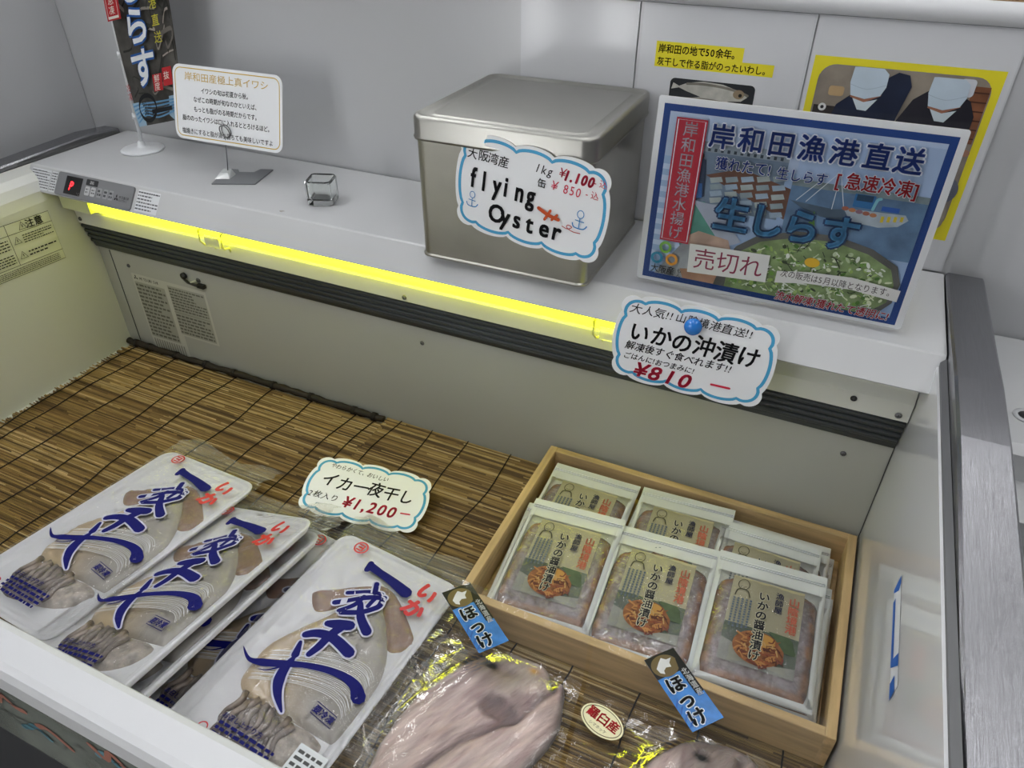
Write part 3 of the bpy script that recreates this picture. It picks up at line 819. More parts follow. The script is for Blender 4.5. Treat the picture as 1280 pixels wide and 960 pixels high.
t.poly([(-.1284, .0885), (-.0943, .0885), (-.0943, -.0525), (-.1284, -.0525)], ink('#b52238')); t.stroke([(-.1262, .0863), (-.0965, .0863), (-.0965, -.0503), (-.1262, -.0503)], .0011, WH, closed=True, sub=1)
t.text('岸和田漁港水揚げ', -.1114, .018, .0168, WH, vert=True, bold=.008)
for ch, x in zip('岸和田漁港直送', (-.0769, -.0462, -.0154, .0150, .0465, .0785, .1075)): t.text(ch, x, .0733, .0275, NV, bold=.028, outline=WH, ow=.05)
t.text('獲れたて!', -.0490, .0455, .0150, NV, bold=.018, W=.060, outline=WH); t.text('生しらす', .0120, .0440, .0140, NV, bold=.015, W=.052, outline=WH)
RD = ink('#c4232f'); t.text('[急速冷凍]', .0870, .0460, .0185, RD, bold=.02, W=.084, outline=WH)
for ch, x in zip('生しらす', (-.0516, -.0133, .0240, .0631)): t.text(ch, x, -.0100, .040, ink('#4a93c9'), bold=.030, outline=ink('#1d3b66'), ow=.05)
for x, y, c in ((-.1199, -.0606, '#7ab648'), (-.1284, -.0752, '#2f8fb5'), (-.1105, -.0747, '#e09a3a')): t.ring(x, y, .0058, .0058, .0032, ink(c))
t.text('大阪産', -.1195, -.0893, .0115, KK, bold=.008, W=.030, jit=.05); t.text('もん', -.0995, -.0900, .006, KK, vert=True)
t.text('流水解凍!獲れたて透明に!', .075, -.0935, .0118, RD, bold=.02, W=.122, shear=.15, outline=WH)
t.build('lettering', po); tp_ = t
g = G(); g.step = .00005; g.above(tp_); g.poly([(-.092, -.0503), (-.0009, -.0475), (.0002, -.0805), (-.090, -.0860)], mat('paper_slip', '#e6e6e4', .6)); g.text('売切れ', -.0455, -.066, .0275, ink('#8e2f4f'), W=.080, rot=.03); g.build('sold_out_slip', po)
g = G(); g.step = .00005; g.above(tp_)
g.poly([(.010, -.0640), (.045, -.0585), (.0887, -.0560), (.1383, -.0610), (.1378, -.0745), (.090, -.0700), (.045, -.0725), (.0100, -.0785)], mat('paper_slip'))
g.text('次の販売は5月以降となります。', .0740, -.0655, .0098, ink('#3d3136'), W=.120, bold=.002); g.build('notice_slip', po)
g = G(); g.rect(-.156, -.1085, .158, .116, LAM, .004, z=.0095); g.build('laminate_film', po)

# ================================================================= wall posters
def WP(name, label, cat): return root(name, label, cat, Matrix.Translation((0, WY - .0032, 0)) @ Matrix.Rotation(PI / 2, 4, 'X'))
w1 = WP('wall_poster', 'white poster on the wall with yellow-marked text above a photo of two small fish', 'poster')
g = G(); g.slab([(.953, .3735), (1.155, .3735), (1.155, .650), (.953, .650)], .0001, mat('poster_gloss', '#d0d1d4', .2, bump=.10, bscale=8))
YL = ink('#e3d62c'); g.rect(.9735, .5935, 1.0825, .6095, YL); g.rect(.9735, .5795, 1.121, .5935, YL)
g.text('岸和田の地で50余年。', .9765, .6010, .0115, KK, align='l', bold=.02, W=.102); g.text('灰干しで作る脂がのったいわし。', .9765, .5860, .0105, KK, align='l', bold=.018, W=.141)
g.build('printed_sheet', w1)
g = G(); g.lay = 6; g.rect(.997, .47, 1.104, .568, ph('#23262a', .3, 20), .006)
def fishp(cx, cy, s):
    up_ = [(-.048, .004), (-.040, .001), (-.030, .006), (-.01, .0105), (.015, .0105), (.035, .006), (.047, 0)]; lo = [(.040, -.006), (.018, -.0095), (-.01, -.0085), (-.03, -.004), (-.040, -.001), (-.05, -.004)]
    g.poly([(cx + a * s, cy + b * s - a * .05) for a, b in up_ + lo], ph('#b5b3aa', .2, 60)); g.stroke([(cx + a * s, cy + b * s * .5 + .002 - a * .05) for a, b in up_[2:]], .003, ph('#77736a', .2, 60)); g.ell(cx + .038 * s, cy - .001, .0022, .0022, ink('#161616')); g.ell(cx + .036 * s, cy, .007, .0055, ink('#8a7a62'), z=g.lay * g.step - .00005)
fishp(1.049, .556, 1.0); fishp(1.052, .538, 1.0); fishp(1.05, .518, 1.0)
g.build('photograph', w1)
w2 = WP('wall_poster', 'yellow-framed wall poster showing two workers in white caps and masks', 'poster')
g = G(); g.slab([(1.1605, .3735), (1.370, .3735), (1.370, .650), (1.1605, .650)], .0001, mat('poster_gloss')); g.rect(1.1645, .412, 1.3635, .6095, YL); g.build('printed_sheet', w2)
g = G(); g.lay = 3
g.rect(1.173, .424, 1.355, .6015, ph('#8c8276', .3, 20), .018)
g.rect(1.175, .53, 1.20, .555, ph('#2f2a28', .4, 60)); g.ell(1.185, .553, .0045, .0045, ink('#dddddd')); g.ell(1.185, .553, .002, .002, ink('#222222')); g.rect(1.188, .567, 1.205, .578, ink('#b99c74'), .003)
g.rect(1.336, .53, 1.3535, .592, ph('#7c4f36', .3, 40)); 
for k in range(6): g.rect(1.336, .535 + k * .010, 1.3535, .5365 + k * .010, ink('#4d2f22'))
g.rect(1.322, .580, 1.338, .599, ink('#c9ccd2'), .004)
nv = ph('#1b2338', .2, 30); nv2 = ph('#23222b', .2, 30)
g.poly([(1.193, .46), (1.194, .535), (1.200, .558), (1.213, .570), (1.222, .575), (1.245, .590), (1.258, .599), (1.270, .597), (1.275, .585), (1.268, .55), (1.260, .46)], nv)
g.poly([(1.262, .46), (1.268, .545), (1.280, .572), (1.297, .586), (1.318, .586), (1.338, .576), (1.346, .560), (1.347, .46)], nv2)
cap = ph('#bccbd8', .06, 30); msk = ph('#c6d2d8', .06, 40); skin = ink('#9c6a55')
for cx, cy, tl in ((1.229, .588, .1), (1.313, .585, -.05)):
    g.poly([(cx - .016, cy - .020), (cx, cy - .025), (cx + .017, cy - .016), (cx + .015, cy - .006), (cx - .015, cy - .006)], skin)
    g.poly([(cx - .013, cy - .021), (cx - .005, cy - .0335), (cx + .005, cy - .034), (cx + .014, cy - .020), (cx, cy - .0245)], msk)
    g.poly([(cx - .0185, cy + .013), (cx - .014, cy + .0135), (cx + .013, cy + .0135), (cx + .0195, cy + .008), (cx + .020, cy - .006), (cx + .016, cy - .016), (cx, cy - .021), (cx - .016, cy - .018), (cx - .0195, cy - .004)], cap)
    g.stroke([(cx - .0185, cy - .006), (cx, cy - .010), (cx + .019, cy - .004)], .0006, ink('#9fb0bf'))
for x in (1.262, 1.350): g.ell(x, .52, .005, .004, ink('#a37762'))
g.rect(1.175, .425, 1.353, .46, ph('#8d8579', .3, 40), .01)
g.ell(1.345, .475, .012, .015, ph('#5c5f6c', .3, 50)); g.ell(1.338, .455, .01, .012, ph('#a88f7c', .3, 50))
g.build('photograph', w2)

# ================================================================= small banner
bn = root('mini_banner', 'small standing banner of whitebait on a white pole with round base on the shelf', 'banner', Matrix.Translation((.0762, .095, .3695)))
WP_ = mat('white_plastic', '#e4e6e8', .3)
g = G(); g.lathe([(.0365, 0), (.0368, .002), (.035, .0035), (.012, .0055), (.0075, .008), (.006, .014), (.0035, .016)], WP_, 36); g.build('base', bn)
px_ = lambda z: .001 + (z) * .075
g = G(); g.tube([(px_(.012), 0, .012), (px_(.40), .002, .40)], .0030, WP_, 10); 
for z in (.055, .155, .25): g.tube([(px_(z) - .001, 0, z), (px_(z) + .001, 0, z + .009)], .0052, WP_, 10)
g.build('pole', bn)
g = G(); 
def bm(a, b, c):   # a across 0..1 (width .118), b height 0..1 -> leaning cloth
    z = .042 + b * .35 + a * .028
    return (px_(z) + .006 + a * .130 - (1 - b) * 0.02 * a, .001 - c - .006 * math.sin(a * 3 + b * 4), z)
dk_ = ph('#4f4d49', .5, 34)
g.grid(lambda u, v: (u, v, 0), 10, 26, dk_, False)
g.lay = 4
g.step = .0006
g.rect(0, 0, 1, .115, ink('#a5c4d9')); 
for k in range(5): g.stroke([(.05, .02 + k * .02), (.3, .05 + k * .014), (.55, .03 + k * .018), (.95, .05 + k * .012)], .008, ink('#6ea0c8'))
rb = random.Random(5)
for k in range(46):
    x, y = rb.random() * .9, .14 + rb.random() * .85
    g.stroke([(x, y), (min(.98, x + rb.uniform(.02, .2)), y + rb.uniform(-.04, .06)), (min(.99, x + rb.uniform(.1, .3)), y + rb.uniform(-.05, .08))], rb.uniform(.006, .02), ink(rb.choice(['#8d877f', '#6f6a64', '#a59c94', '#2f2f2c', '#3a3b36'])), z=.0030 + k * .00002, sub=3)
def bt(ch, x, y, h, m, **k):
    G.text(g, ch, x, y, h, m, sx=2.6, **k)
g.lay = 8
for ch, y, h in (('す', .262, .180), ('ら', .440, .165), ('し', .61, .165), ('生', .80, .15)):
    bt(ch, .44, y, h, ink('#eef2f6'), bold=.035, outline=ink('#2f62ad'), ow=.05)
for ch, y in (('送', .375), ('直', .445), ('港', .515), ('漁', .585), ('田', .655)): bt(ch, .80, y, .052, ink('#c9c23a'), bold=.01)
g.rect(.64, .150, .80, .225, ink('#b9282e')); g.rect(.82, .165, .98, .245, ink('#b9282e')); bt('鮮', .72, .205, .038, ink('#e8e2da')); bt('度', .72, .170, .038, ink('#e8e2da')); bt('抜', .90, .21, .038, ink('#e8e2da'))
g.rect(.07, .485, .30, .60, ink('#b9282e')); g.stroke([(.10, .497), (.27, .497), (.27, .588), (.10, .588)], .012, ink('#e8e2da'), closed=True, sub=1); bt('急', .185, .565, .038, ink('#e8e2da')); bt('凍', .185, .525, .038, ink('#e8e2da'))
for k, ch in enumerate('冷凍'): bt(ch, .20, .19 - k * .040, .038, ink('#b9282e'))
g.ring(.52, .085, .17, .058, .020, ink('#1a1c20')); bt('旬', .47, .105, .035, ink('#1a1c20')); bt('の', .57, .09, .03, ink('#1a1c20')); bt('海', .50, .07, .035, ink('#1a1c20'))
g.rect(.62, .055, .99, .075, ink('#1a1c20'))
g.warp(bm); g.build('banner_cloth', bn)

# ================================================================= clip stand with card
ch_ = root('card_stand', 'wire clip stand with a flat grey notched base on the white shelf', 'card stand', Matrix.Translation((.32, .055, .3693)))
g = G(); pts = [(-.0076 - .002, -.0370), (.0300, -.0380), (.0620, -.0135), (.0680, .040), (.0400, .036), (.022, .022), (.004, .024), (-.004, .034), (-.034, .0255)]
pts = [(-.0080, -.0400), (.0560, -.0110), (.0380, .0540), (.0180, .0470), (.0180, .030), (-.0050, .021), (-.0150, .0300), (-.0330, .0240)]
g.sweep(pts, 0, .0018, 'z', mat('grey_base', '#77797c', .5)); g.build('base_plate', ch_)
g = G(); g.loft([[(-.018, -.022, .0019), (.004, -.012, .0019), (-.002, .010, .0019), (-.022, .0, .0019)], [(-.015, -.012, .009), (-.003, -.006, .009), (-.006, .006, .012), (-.017, .0, .012)]], mat('clear_block', '#c9cdcc', .1, coat=.5), False, cap1=True)
g.build('clip_foot', ch_)
g = G(); WR = mat('wire_steel', '#8d8e90', .3, 1)
cxr, czr = .0085, .0765
g.tube([(-.008, .0, .011), (-.002, -.002, .030), (.003, -.003, .052), (.0065, -.0035, .0655)], .0009, WR, 8)
g.tube([(cxr + .0095 * math.cos(t), -.0045 - .0015 * math.sin(t), czr + .0095 * math.sin(t)) for t in [2 * PI * k / 28 for k in range(28)]], .0010, WR, 8, closed=True)
g.tube([(cxr + .0090 * math.cos(t) + .0012, -.0020, czr + .0095 * math.sin(t)) for t in [2 * PI * k / 28 for k in range(28)]], .0010, WR, 8, closed=True)
g.tube([(.0065 + .0042 * math.cos(t), -.0030, .0625 + .0050 * math.sin(t)) for t in [2 * PI * k / 20 for k in range(20)]], .0009, WR, 8, closed=True)
g.build('wire_clip', ch_)
iw = root('sign_card', 'white rounded card with gold border and lines of black text held in a wire clip', 'sign', pose((.3300, .0640, .4790), .018, 1.30, .004))
g = G(); w2_, h2_ = .107, .0560
g.slab(rrect(-w2_, -h2_, w2_, h2_, .014), .0007, CARD, CARDE)
g.stroke(rrect(-w2_ + .005, -h2_ + .005, w2_ - .005, h2_ - .005, .011), .0014, ink('#d1b04a'), closed=True, sub=1)
g.build('card', iw)
t = G(); t.lay = 3; t.step = .0001; GO = ink('#cfae55'); K2 = ink('#2a2a2e')
t.text('岸和田産極上真イワシ', .0, .0390, .0135, GO, W=.165, bold=.0, jit=.02)
for s_, y, W in (('イワシの旬は初夏から秋。', .0200, .098), ('なぜこの時期が旬なのかといえば、', .0060, .130), ('もっとも脂がのる時期だからです。', -.0085, .130), ('脂ののったイワシは口に入れるととろけるほど。', -.0230, .178), ('塩焼きにすると脂が滴り落ちても美味しいですよ', -.0430, .182)):
    t.text(s_, -.001, y, .0092, K2, W=W, bold=.006)
t.build('lettering', iw)

# ================================================================= clear acrylic cube
g = G()
gm = bpy.data.materials.new('clear_acrylic'); gm.use_nodes = True; pb = gm.node_tree.nodes['Principled BSDF']
pb.inputs['Transmission Weight'].default_value = 1; pb.inputs['Roughness'].default_value = .03; pb.inputs['IOR'].default_value = 1.45; pb.inputs['Base Color'].default_value = (.97, .99, .98, 1)
def cr(h, z, r=.006): return [(p[0], p[1], z) for p in rrect(-h, -h, h, h, r, 4)]
g.loft([cr(.018, 0), cr(.020, .002), cr(.020, .034), cr(.0185, .037), cr(.0175, .037), cr(.0165, .034), cr(.0165, .010), cr(.014, .0075)], gm, False, cap0=True, cap1=True)
tag(g.build('acrylic_cube', None, Matrix.Translation((.518, .033, .3695)) @ Matrix.Rotation(.35, 4, 'Z')), 'small empty clear acrylic cube dish on the shelf left of the tin', 'dish')

# ================================================================= wooden box
BX0, BX1, BY0, BY1, BZ = .9225, 1.3655, -.3185, -.0105, .0072
wb = root('wooden_box', 'shallow pale wooden box full of squid pouches in the freezer corner', 'box', Matrix.Translation(((BX0 + BX1) / 2, (BY0 + BY1) / 2, BZ)))
hw, hd = (BX1 - BX0) / 2, (BY1 - BY0) / 2; bh = .053; th = .011
def board(name, x0, x1, y0, y1, z0, z1, m):
    g = G(); c = .0008
    g.loft([[(x0, y0, z0), (x1, y0, z0), (x1, y1, z0), (x0, y1, z0)], [(x0, y0, z1 - c), (x1, y0, z1 - c), (x1, y1, z1 - c), (x0, y1, z1 - c)], [(x0 + c, y0 + c, z1), (x1 - c, y0 + c, z1), (x1 - c, y1 - c, z1), (x0 + c, y1 - c, z1)]], m, False, cap0=True, cap1=True)
    g.build(name, wb)
board('front_board', -hw + th, hw - th, -hd, -hd + th, 0, bh, WOODX); board('rear_board', -hw + th, hw - th, hd - th, hd, 0, bh, WOODX)
board('side_board', -hw, -hw + th, -hd, hd, 0, bh, WOODY); board('side_board', hw - th, hw, -hd, hd, 0, bh, WOODY)
board('bottom_board', -hw + th, hw - th, -hd + th, hd - th, .002, .007, WOODX)

# ================================================================= squid pouches
PW, PH = .130, .184
SAUCE = mat('squid_contents', '#6b4a3e', .25, attr='Col', noise=.35, nscale=55, bump=.9, bscale=95, coat=.5)
pr0 = root('squid_pouch', 'pouch', 'pouch', None, 'clear pouches of soy-marinated squid in the wooden box')
g = G()
hx, hy = PW / 2, PH / 2
MILK = film('milky_film', haze=.72, bump=.25, bscale=30, rough=.10, gloss=.9, tint='#f0f4f4')
def pz(x, y):
    e = min(hx - abs(x), (y + hy), (hy - .030 - y))
    e = max(0, min(1, e / .018)); return .0095 * math.sqrt(e * (2 - e))
g.grid(lambda u, v: (-hx + u * PW, -hy + v * PH, pz(-hx + u * PW, -hy + v * PH) + .0006 + .0012 * crumple(u * PW + .3, v * PH, 50)), 24, 32, CLEAR)
for (x0, y0, x1, y1) in ((-hx, -hy, -hx + .007, hy), (hx - .007, -hy, hx, hy), (-hx, hy - .030, hx, hy), (-hx, -hy, hx, -hy + .005)):
    g.grid(lambda u, v, a=x0, b=y0, c=x1, d=y1: (a + u * (c - a), b + v * (d - b), pz(a + u * (c - a), b + v * (d - b)) + .0016 + .0010 * crumple(u * .1, v * .1, 30)), 12 if x1 - x0 > .05 else 3, 12 if y1 - y0 > .05 else 4, MILK)
g.grid(lambda u, v: (-hx + u * PW, -hy + v * PH, .0), 2, 2, MILK)
bagp = g.build('pouch_film', pr0)
for dy in (.0115, .0145):
    g = G(); g.tube([(-hx + .002, hy - dy, .0032), (0, hy - dy, .0036), (hx - .002, hy - dy, .0032)], .0008, mat('zip_white', '#e9ecef', .3), 6); g.build('zip_strip', bagp)
g = G()
ol = [(-.055, -.084), (-.02, -.086), (.03, -.086), (.055, -.083), (.0585, -.04), (.058, .02), (.055, .048), (.030, .056), (-.01, .060), (-.045, .053), (-.058, .037), (-.0590, -.02)]
def ch(x, y, d):
    e = min(1, d / .014); return .0006 + .0078 * math.sqrt(e * (2 - e)) - .0012 * crumple(x + .2, y + .4, 75)
blob(g, ol, ch, .0034, SAUCE)
olp = [tuple(p) for p in smooth2(ol, 3, True)]
def ccol(c):
    d = edist((c.x, c.y), olp); s_ = vnoise(c.x * 90 + 5, c.y * 90 + 9)
    a = rgb('#8d5520') if s_ > .35 else rgb('#6e3a12'); b = Vector(rgb('#9c8f92')).lerp(Vector(rgb('#5e4642')), vnoise(c.x * 150 + 40 * vnoise(c.x * 30, c.y * 30), c.y * 60)); b = tuple(b)
    t = max(0, min(1, (d - .004 - .004 * s_) / .005)); return tuple(a[i] * (1 - t) + b[i] * t for i in range(3)) + (1,)
g.colf = ccol; g.build('squid_filling', pr0)
g = G(); LW, LH = .0415, .0590  # half sizes
g.step = .00007
LZ = .0122
g.rect(-LW, -LH, LW, LH, mat('pouch_label', '#b9b18c', .4)); g.rect(-LW, -LH, LW, -.008, ph('#3f4f3f', .35, 60)); g.poly([(-LW, -LH), (LW, -LH), (LW, -.045), (.02, -.05), (-LW, -.03)], ph('#8d8d84', .2, 40))
g.ell(.0, -.034, .028, .022, ph('#8a5a3c', .4, 90)); g.ell(.006, -.024, .012, .010, ink('#b98a4a')); g.poly([(.008, -.008), (LW, -.008), (LW, -.03), (.028, -.03), (.02, -.02)], ph('#4d5c46', .3, 60))
rq = random.Random(4)
for k in range(70):
    a = rq.uniform(0, 2 * PI); q = rq.random() ** .5; x, y = .0 + .026 * q * math.cos(a), -.036 + .020 * q * math.sin(a)
    g.stroke([(x, y), (x + rq.uniform(-.006, .006), y + rq.uniform(-.004, .004)), (x + rq.uniform(-.009, .009), y + rq.uniform(-.006, .006))], rq.uniform(.001, .0022), ink(rq.choice(['#6c3a30', '#8f5138', '#b07c4c', '#7c4a42', '#b99563', '#553029'])), z=g.lay * g.step + .0001 + k * .000002, sub=2)
g.lay += 5
# sketch of a head above a column of text
sk = ink('#4b4a3c'); g.ring(-.028, .047, .0065, .0075, .0009, sk); g.stroke([(-.036, .030), (-.034, .038), (-.028, .040), (-.022, .038), (-.019, .030)], .0014, sk); g.stroke([(-.031, .044), (-.028, .0425), (-.025, .044)], .0007, sk)
BLK = ink('#23232d')
g.text('いかの醤油漬け', -.003, -.0040, .0135, BLK, vert=True, bold=.03, outline=ink('#d6d3bb'), ow=.05)
g.text('漁師屋', .0145, .0330, .0098, ink('#2b2f4d'), vert=True, bold=.02); g.text('山陰境港', .0310, .0210, .0128, ink('#c06a55'), vert=True, bold=.03)
for k in range(6): g.scribble(-.0385 + k * .0, .001, -.0385, .002, 1, sk)
for k in range(5):
    x = -.036 + k * .0048; y = .026
    while y > -.014:
        h_ = rq.uniform(.0022, .0032); g.rect(x - .0012, y - h_, x + .0012, y, ink('#5d6a78'), z=g.lay * g.step + .0001); y -= h_ + .0009
g.warp(lambda x, y, z: (x, y - .006, LZ + z - .0022 * (abs(x) / LW) ** 3)); g.build('front_label', pr0)
def shiftray(c, dz):
    cx, cy, cz = 1.2263, -.8181, .7966
    t = dz / (c[2] - cz); return (c[0] + (c[0] - cx) * t, c[1] + (c[1] - cy) * t, c[2] + dz)
GRP = None
spots = [  # centre, yaw, pitch(back edge raised), roll, label
    ((1.018, -.2150, .0540), .060, .085, -.035, 'top squid pouch at the front left of the wooden box'),
    ((1.1435, -.2150, .0545), .045, .085, -.03, 'top squid pouch in the middle of the front row of the box'),
    ((1.2720, -.2100, .0620), .030, .085, -.045, 'top squid pouch at the front right of the box, lying highest'),
    ((1.0085, -.2130, .0400), .075, .085, -.035, 'squid pouch underneath the front left one, its left edge showing'),
    ((1.0075, -.2120, .0260), .050, .085, -.035, 'lowest squid pouch of the front left stack'),
    ((1.1370, -.2130, .0380), .030, .085, -.03, 'squid pouch beneath the middle front one'),
    ((1.2800, -.2100, .0460), .015, .085, -.045, 'squid pouch beneath the front right one, edge showing at right'),
    ((1.2840, -.2110, .0310), .005, .085, -.045, 'lowest squid pouch of the front right stack'),
    ((1.0095, -.1240, .0440), .02, .04, -.0, 'squid pouch at the rear left of the box, label half covered'),
    ((1.1470, -.1240, .0500), .04, .05, -.02, 'crumpled squid pouch on top at the rear middle of the box'),
    ((1.1400, -.1260, .0350), -.015, .05, -.02, 'squid pouch under the rear middle one, a strip of it showing'),
    ((1.2740, -.1240, .0380), .01, .03, 0, 'squid pouch at the rear right against the side board'),
    ((1.2600, -.1480, .0530), .0, .05, 0, 'squid pouch with a wide white top, between front and rear right stacks'),
    ((1.2800, -.1270, .0240), -.01, .03, 0, 'lowest squid pouch at the rear right of the box'),
]
for i, (c, a, b, r_, lb) in enumerate(spots):
    M = Matrix.Translation(c) @ Matrix.Rotation(a, 4, 'Z') @ Matrix.Rotation(b, 4, 'X') @ Matrix.Rotation(r_, 4, 'Y') @ Matrix.Scale(1, 4)
    if i == 0: pr0.matrix_world = M; pr0['label'] = lb
    else: copy_tree(pr0, M, lb)

# ================================================================= squid trays
TWD, TLN = .190, .330
def tframe(o, yaw, tilt, rol):
    u = Vector((math.cos(yaw) * math.cos(rol), math.sin(yaw) * math.cos(rol), math.sin(rol)))
    v = Vector((math.sin(yaw) * math.cos(tilt), -math.cos(yaw) * math.cos(tilt), math.sin(tilt)))
    y = -v; n = u.cross(y).normalized(); y = n.cross(u)
    return Matrix(((u.x, y.x, n.x, o[0]), (u.y, y.y, n.y, o[1]), (u.z, y.z, n.z, o[2]), (0, 0, 0, 1)))
tr0 = root('squid_tray_pack', 'tray', 'packaged squid', None, 'film-wrapped trays of dried squid')
g = G()
def tr(i, z, r): return [(p[0], p[1], z) for p in rrect(i, -TLN + i, TWD - i, -i, r, 8)]
g.loft([tr(.007, -.0105, .014), tr(.0005, -.001, .020), tr(.001, .0, .020), tr(.003, .0006, .018), tr(.0055, .0, .016), tr(.0065, -.0015, .015), tr(.010, -.0025, .013), tr(.0115, -.0022, .012), tr(.014, -.0045, .011), tr(.018, -.006, .010)], FOAM, True, cap0=True, cap1=True)
g.build('foam_tray', tr0)
mant = [(.0887, .0504), (.0718, .1083), (.0518, .1458), (.034, .1849), (.0342, .216), (.0382, .236), (.0518, .2461), (.0724, .2481), (.1059, .2491), (.124, .2454), (.1649, .2446), (.1758, .2415), (.180, .2198), (.180, .193), (.1745, .1571), (.1590, .1227), (.1251, .0812)]
mant = [(u, -v) for u, v in mant]
SQ = mat('squid_flesh', '#c9bda6', .3, attr='Col', noise=.10, nscale=22, coat=.35, bump=.15, bscale=40)
FIN = mat('squid_fin', '#94705e', .32, noise=.22, nscale=60, coat=.3)
ARM = mat('squid_arms', '#8f8078', .35, attr='Col', noise=.35, nscale=90, bump=.6, bscale=110, coat=.3)
g = G()
def mh(x, y, d):
    e = min(1, d / .010); return -.0055 + .0068 * math.sqrt(e * (2 - e)) + .0005 * vnoise(x * 60, y * 60)
blob(g, mant, mh, .006, SQ, -.006)
def scol(c):
    a, b = rgb('#c8b08c'), rgb('#b3ada4'); t = max(0, min(1, (c.x - .06 - .2 * (-c.y - .12)) / .05 + .4 * (vnoise(c.x * 50, c.y * 50) - .5)))
    return tuple(a[i] * (1 - t) + b[i] * t for i in range(3)) + (1,)
g.colf = scol; sq = g.build('squid', tr0)
for f_ in ([(.088, .053), (.0501, .0813), (.0288, .098), (.034, .110), (.0453, .1195), (.0550, .118), (.0700, .1022), (.084, .080)], [(.0925, .0511), (.115, .0485), (.1487, .0695), (.1800, .0960), (.179, .106), (.1697, .1174), (.1574, .1206), (.1416, .1014), (.118, .078)]):
    g = G(); blob(g, [(u, -v) for u, v in f_], lambda x, y, d: -.0052 + .0045 * min(1, d / .004) ** .6 - .0005 * math.sin(x * 400 + y * 300), .005, FIN, -.006); g.build('fin', sq)
g = G(); arms = [(.066, .244), (.058, .262), (.050, .285), (.052, .300), (.075, .306), (.100, .300), (.125, .297), (.150, .286), (.164, .270), (.166, .2500), (.140, .2444), (.105, .2460)]
blob(g, [(u, -v) for u, v in arms], lambda x, y, d: -.0055 + .0085 * min(1, d / .008) ** .6 - .003 * crumple(x * 1.6 + .3, y, 70), .004, ARM, -.006)
g.colf = lambda c: rgb('#5d4f4c') if vnoise(c.x * 70, c.y * 160) > .58 and c.x < .115 else rgb('#8d7f7b') if c.x < .11 else rgb('#b9aea3')
g.build('arms', sq)
armz = random.Random(8)
g = G()
for k in range(9):
    x = .058 + k * .0085; y = -.245 - .01 * armz.random()
    pts = [(x + .004 * math.sin(j * 1.3 + k), y - j * .0085, .0030 + .0015 * math.sin(j + k)) for j in range(6)]
    g.tube(pts, [.0040, .0042, .0038, .0032, .0026, .0014], ARM, 8)
g.colf = lambda c: rgb('#6b5d59') if vnoise(c.x * 90, c.y * 200) > .5 else rgb('#95877f')
g.build('tentacles', sq)
mp_ = [tuple(p) for p in smooth2(mant, 2, True)]
def fz_(x, y):
    """film height over the tray"""
    v = -y
    h = .0022 + .0010 * crumple(x + .1, v + .2, 26)
    if inside((x, y), mp_): h += .0026 * min(1, edist((x, y), mp_) / .012)
    if .235 < v < .31 and .045 < x < .17: h += .0055 * max(0, math.sin((v - .235) / .075 * PI)) * max(0, math.sin((x - .045) / .125 * PI))
    ex = min(x, TWD - x)
    if ex < .0: h += ex * .8
    return h
g = G()
g.grid(lambda u, v: (-.004 + u * (TWD + .008), -TLN + v * (TLN + .002), fz_(-.004 + u * (TWD + .008), -TLN + v * (TLN + .002))), 44, 66, FILM)
fm = g.build('film_wrap', tr0)
def endz(u, v):
    x = -.002 + u * (TWD + .004) + .006 * math.sin(v * 9 + u * 4) * v; y = .002 + v * (.040 + .006 * math.sin(u * 7 + 1))
    return (x, y, .0026 - .012 * v + .013 * (crumple(x * 1.2, y * .5 + .3, 42) - .5) * min(1, v * 3))
g = G(); g.grid(endz, 46, 14, FILMC); g.build('film_end', tr0)
# printing on the film
g = G(); g.step = .00004
BI = mat('print_blue', '#14166a', .55, spec=.15); HL = mat('print_haze', '#c8c8e2', .5); RI = mat('print_red', '#cc2b36', .4); WI = mat('print_white', '#e6e6ec', .5)
S = {'ya1': [(0.066, 0.1040), (0.0807, 0.0920), (0.0986, 0.0780), (0.1149, 0.0671)], 'ya2': [(0.0936, 0.0540), (0.1009, 0.0680)],
     'ya3': [(0.0705, 0.0840), (0.0876, 0.0729), (0.1087, 0.0640)], 'ya4': [(0.0930, 0.080), (0.0900, 0.0964), (0.0787, 0.1116)],
     'ya5': [(0.1156, 0.0735), (0.1163, 0.0845), (0.1043, 0.0999), (0.0837, 0.1129)], 'ya6': [(0.0953, 0.090), (0.1079, 0.1063), (0.1268, 0.1195)], 'ya7': [(0.1062, 0.0757), (0.1058, 0.0892)],
     'ho1': [(0.0800, 0.1338), (0.0919, 0.1285), (0.1040, 0.1232)], 'ho2': [(0.0674, 0.1593), (0.0792, 0.1504), (0.0991, 0.1468), (0.1262, 0.1527)],
     'ho3': [(0.0968, 0.1298), (0.0927, 0.1471), (0.0914, 0.1638), (0.0883, 0.1777)], 'shi1': [(0.069, 0.1702), (0.0730, 0.1802), (0.0751, 0.186)],
     'shi2': [(0.0764, 0.1914), (0.0767, 0.2056), (0.0816, 0.2204), (0.0921, 0.234), (0.1097, 0.2473)],
     'swoosh': [(0.0151, 0.2066), (0.0318, 0.2155), (0.0499, 0.2125), (0.0708, 0.2022), (0.0917, 0.1919), (0.1168, 0.1836), (0.1405, 0.1801), (0.1583, 0.1829), (0.1695, 0.1916)]}
Wd = {'ya1': .0048, 'ya2': .0045, 'ya3': .004, 'ya4': .0042, 'ya5': .0048, 'ya6': [.0045, .007, .0085], 'ya7': .0038, 'ho1': [.006, .0095, .0095], 'ho2': [.006, .0075, .0085, .0095], 'ho3': [.008, .007, .0065, .005],
      'shi1': [.003, .0055, .0065], 'shi2': [.004, .0075, .0085, .006, .0015], 'swoosh': [.0006, .003, .0065, .006, .005, .0055, .0065, .0085, .0115]}
fl = lambda P: [(a, -b) for a, b in P]
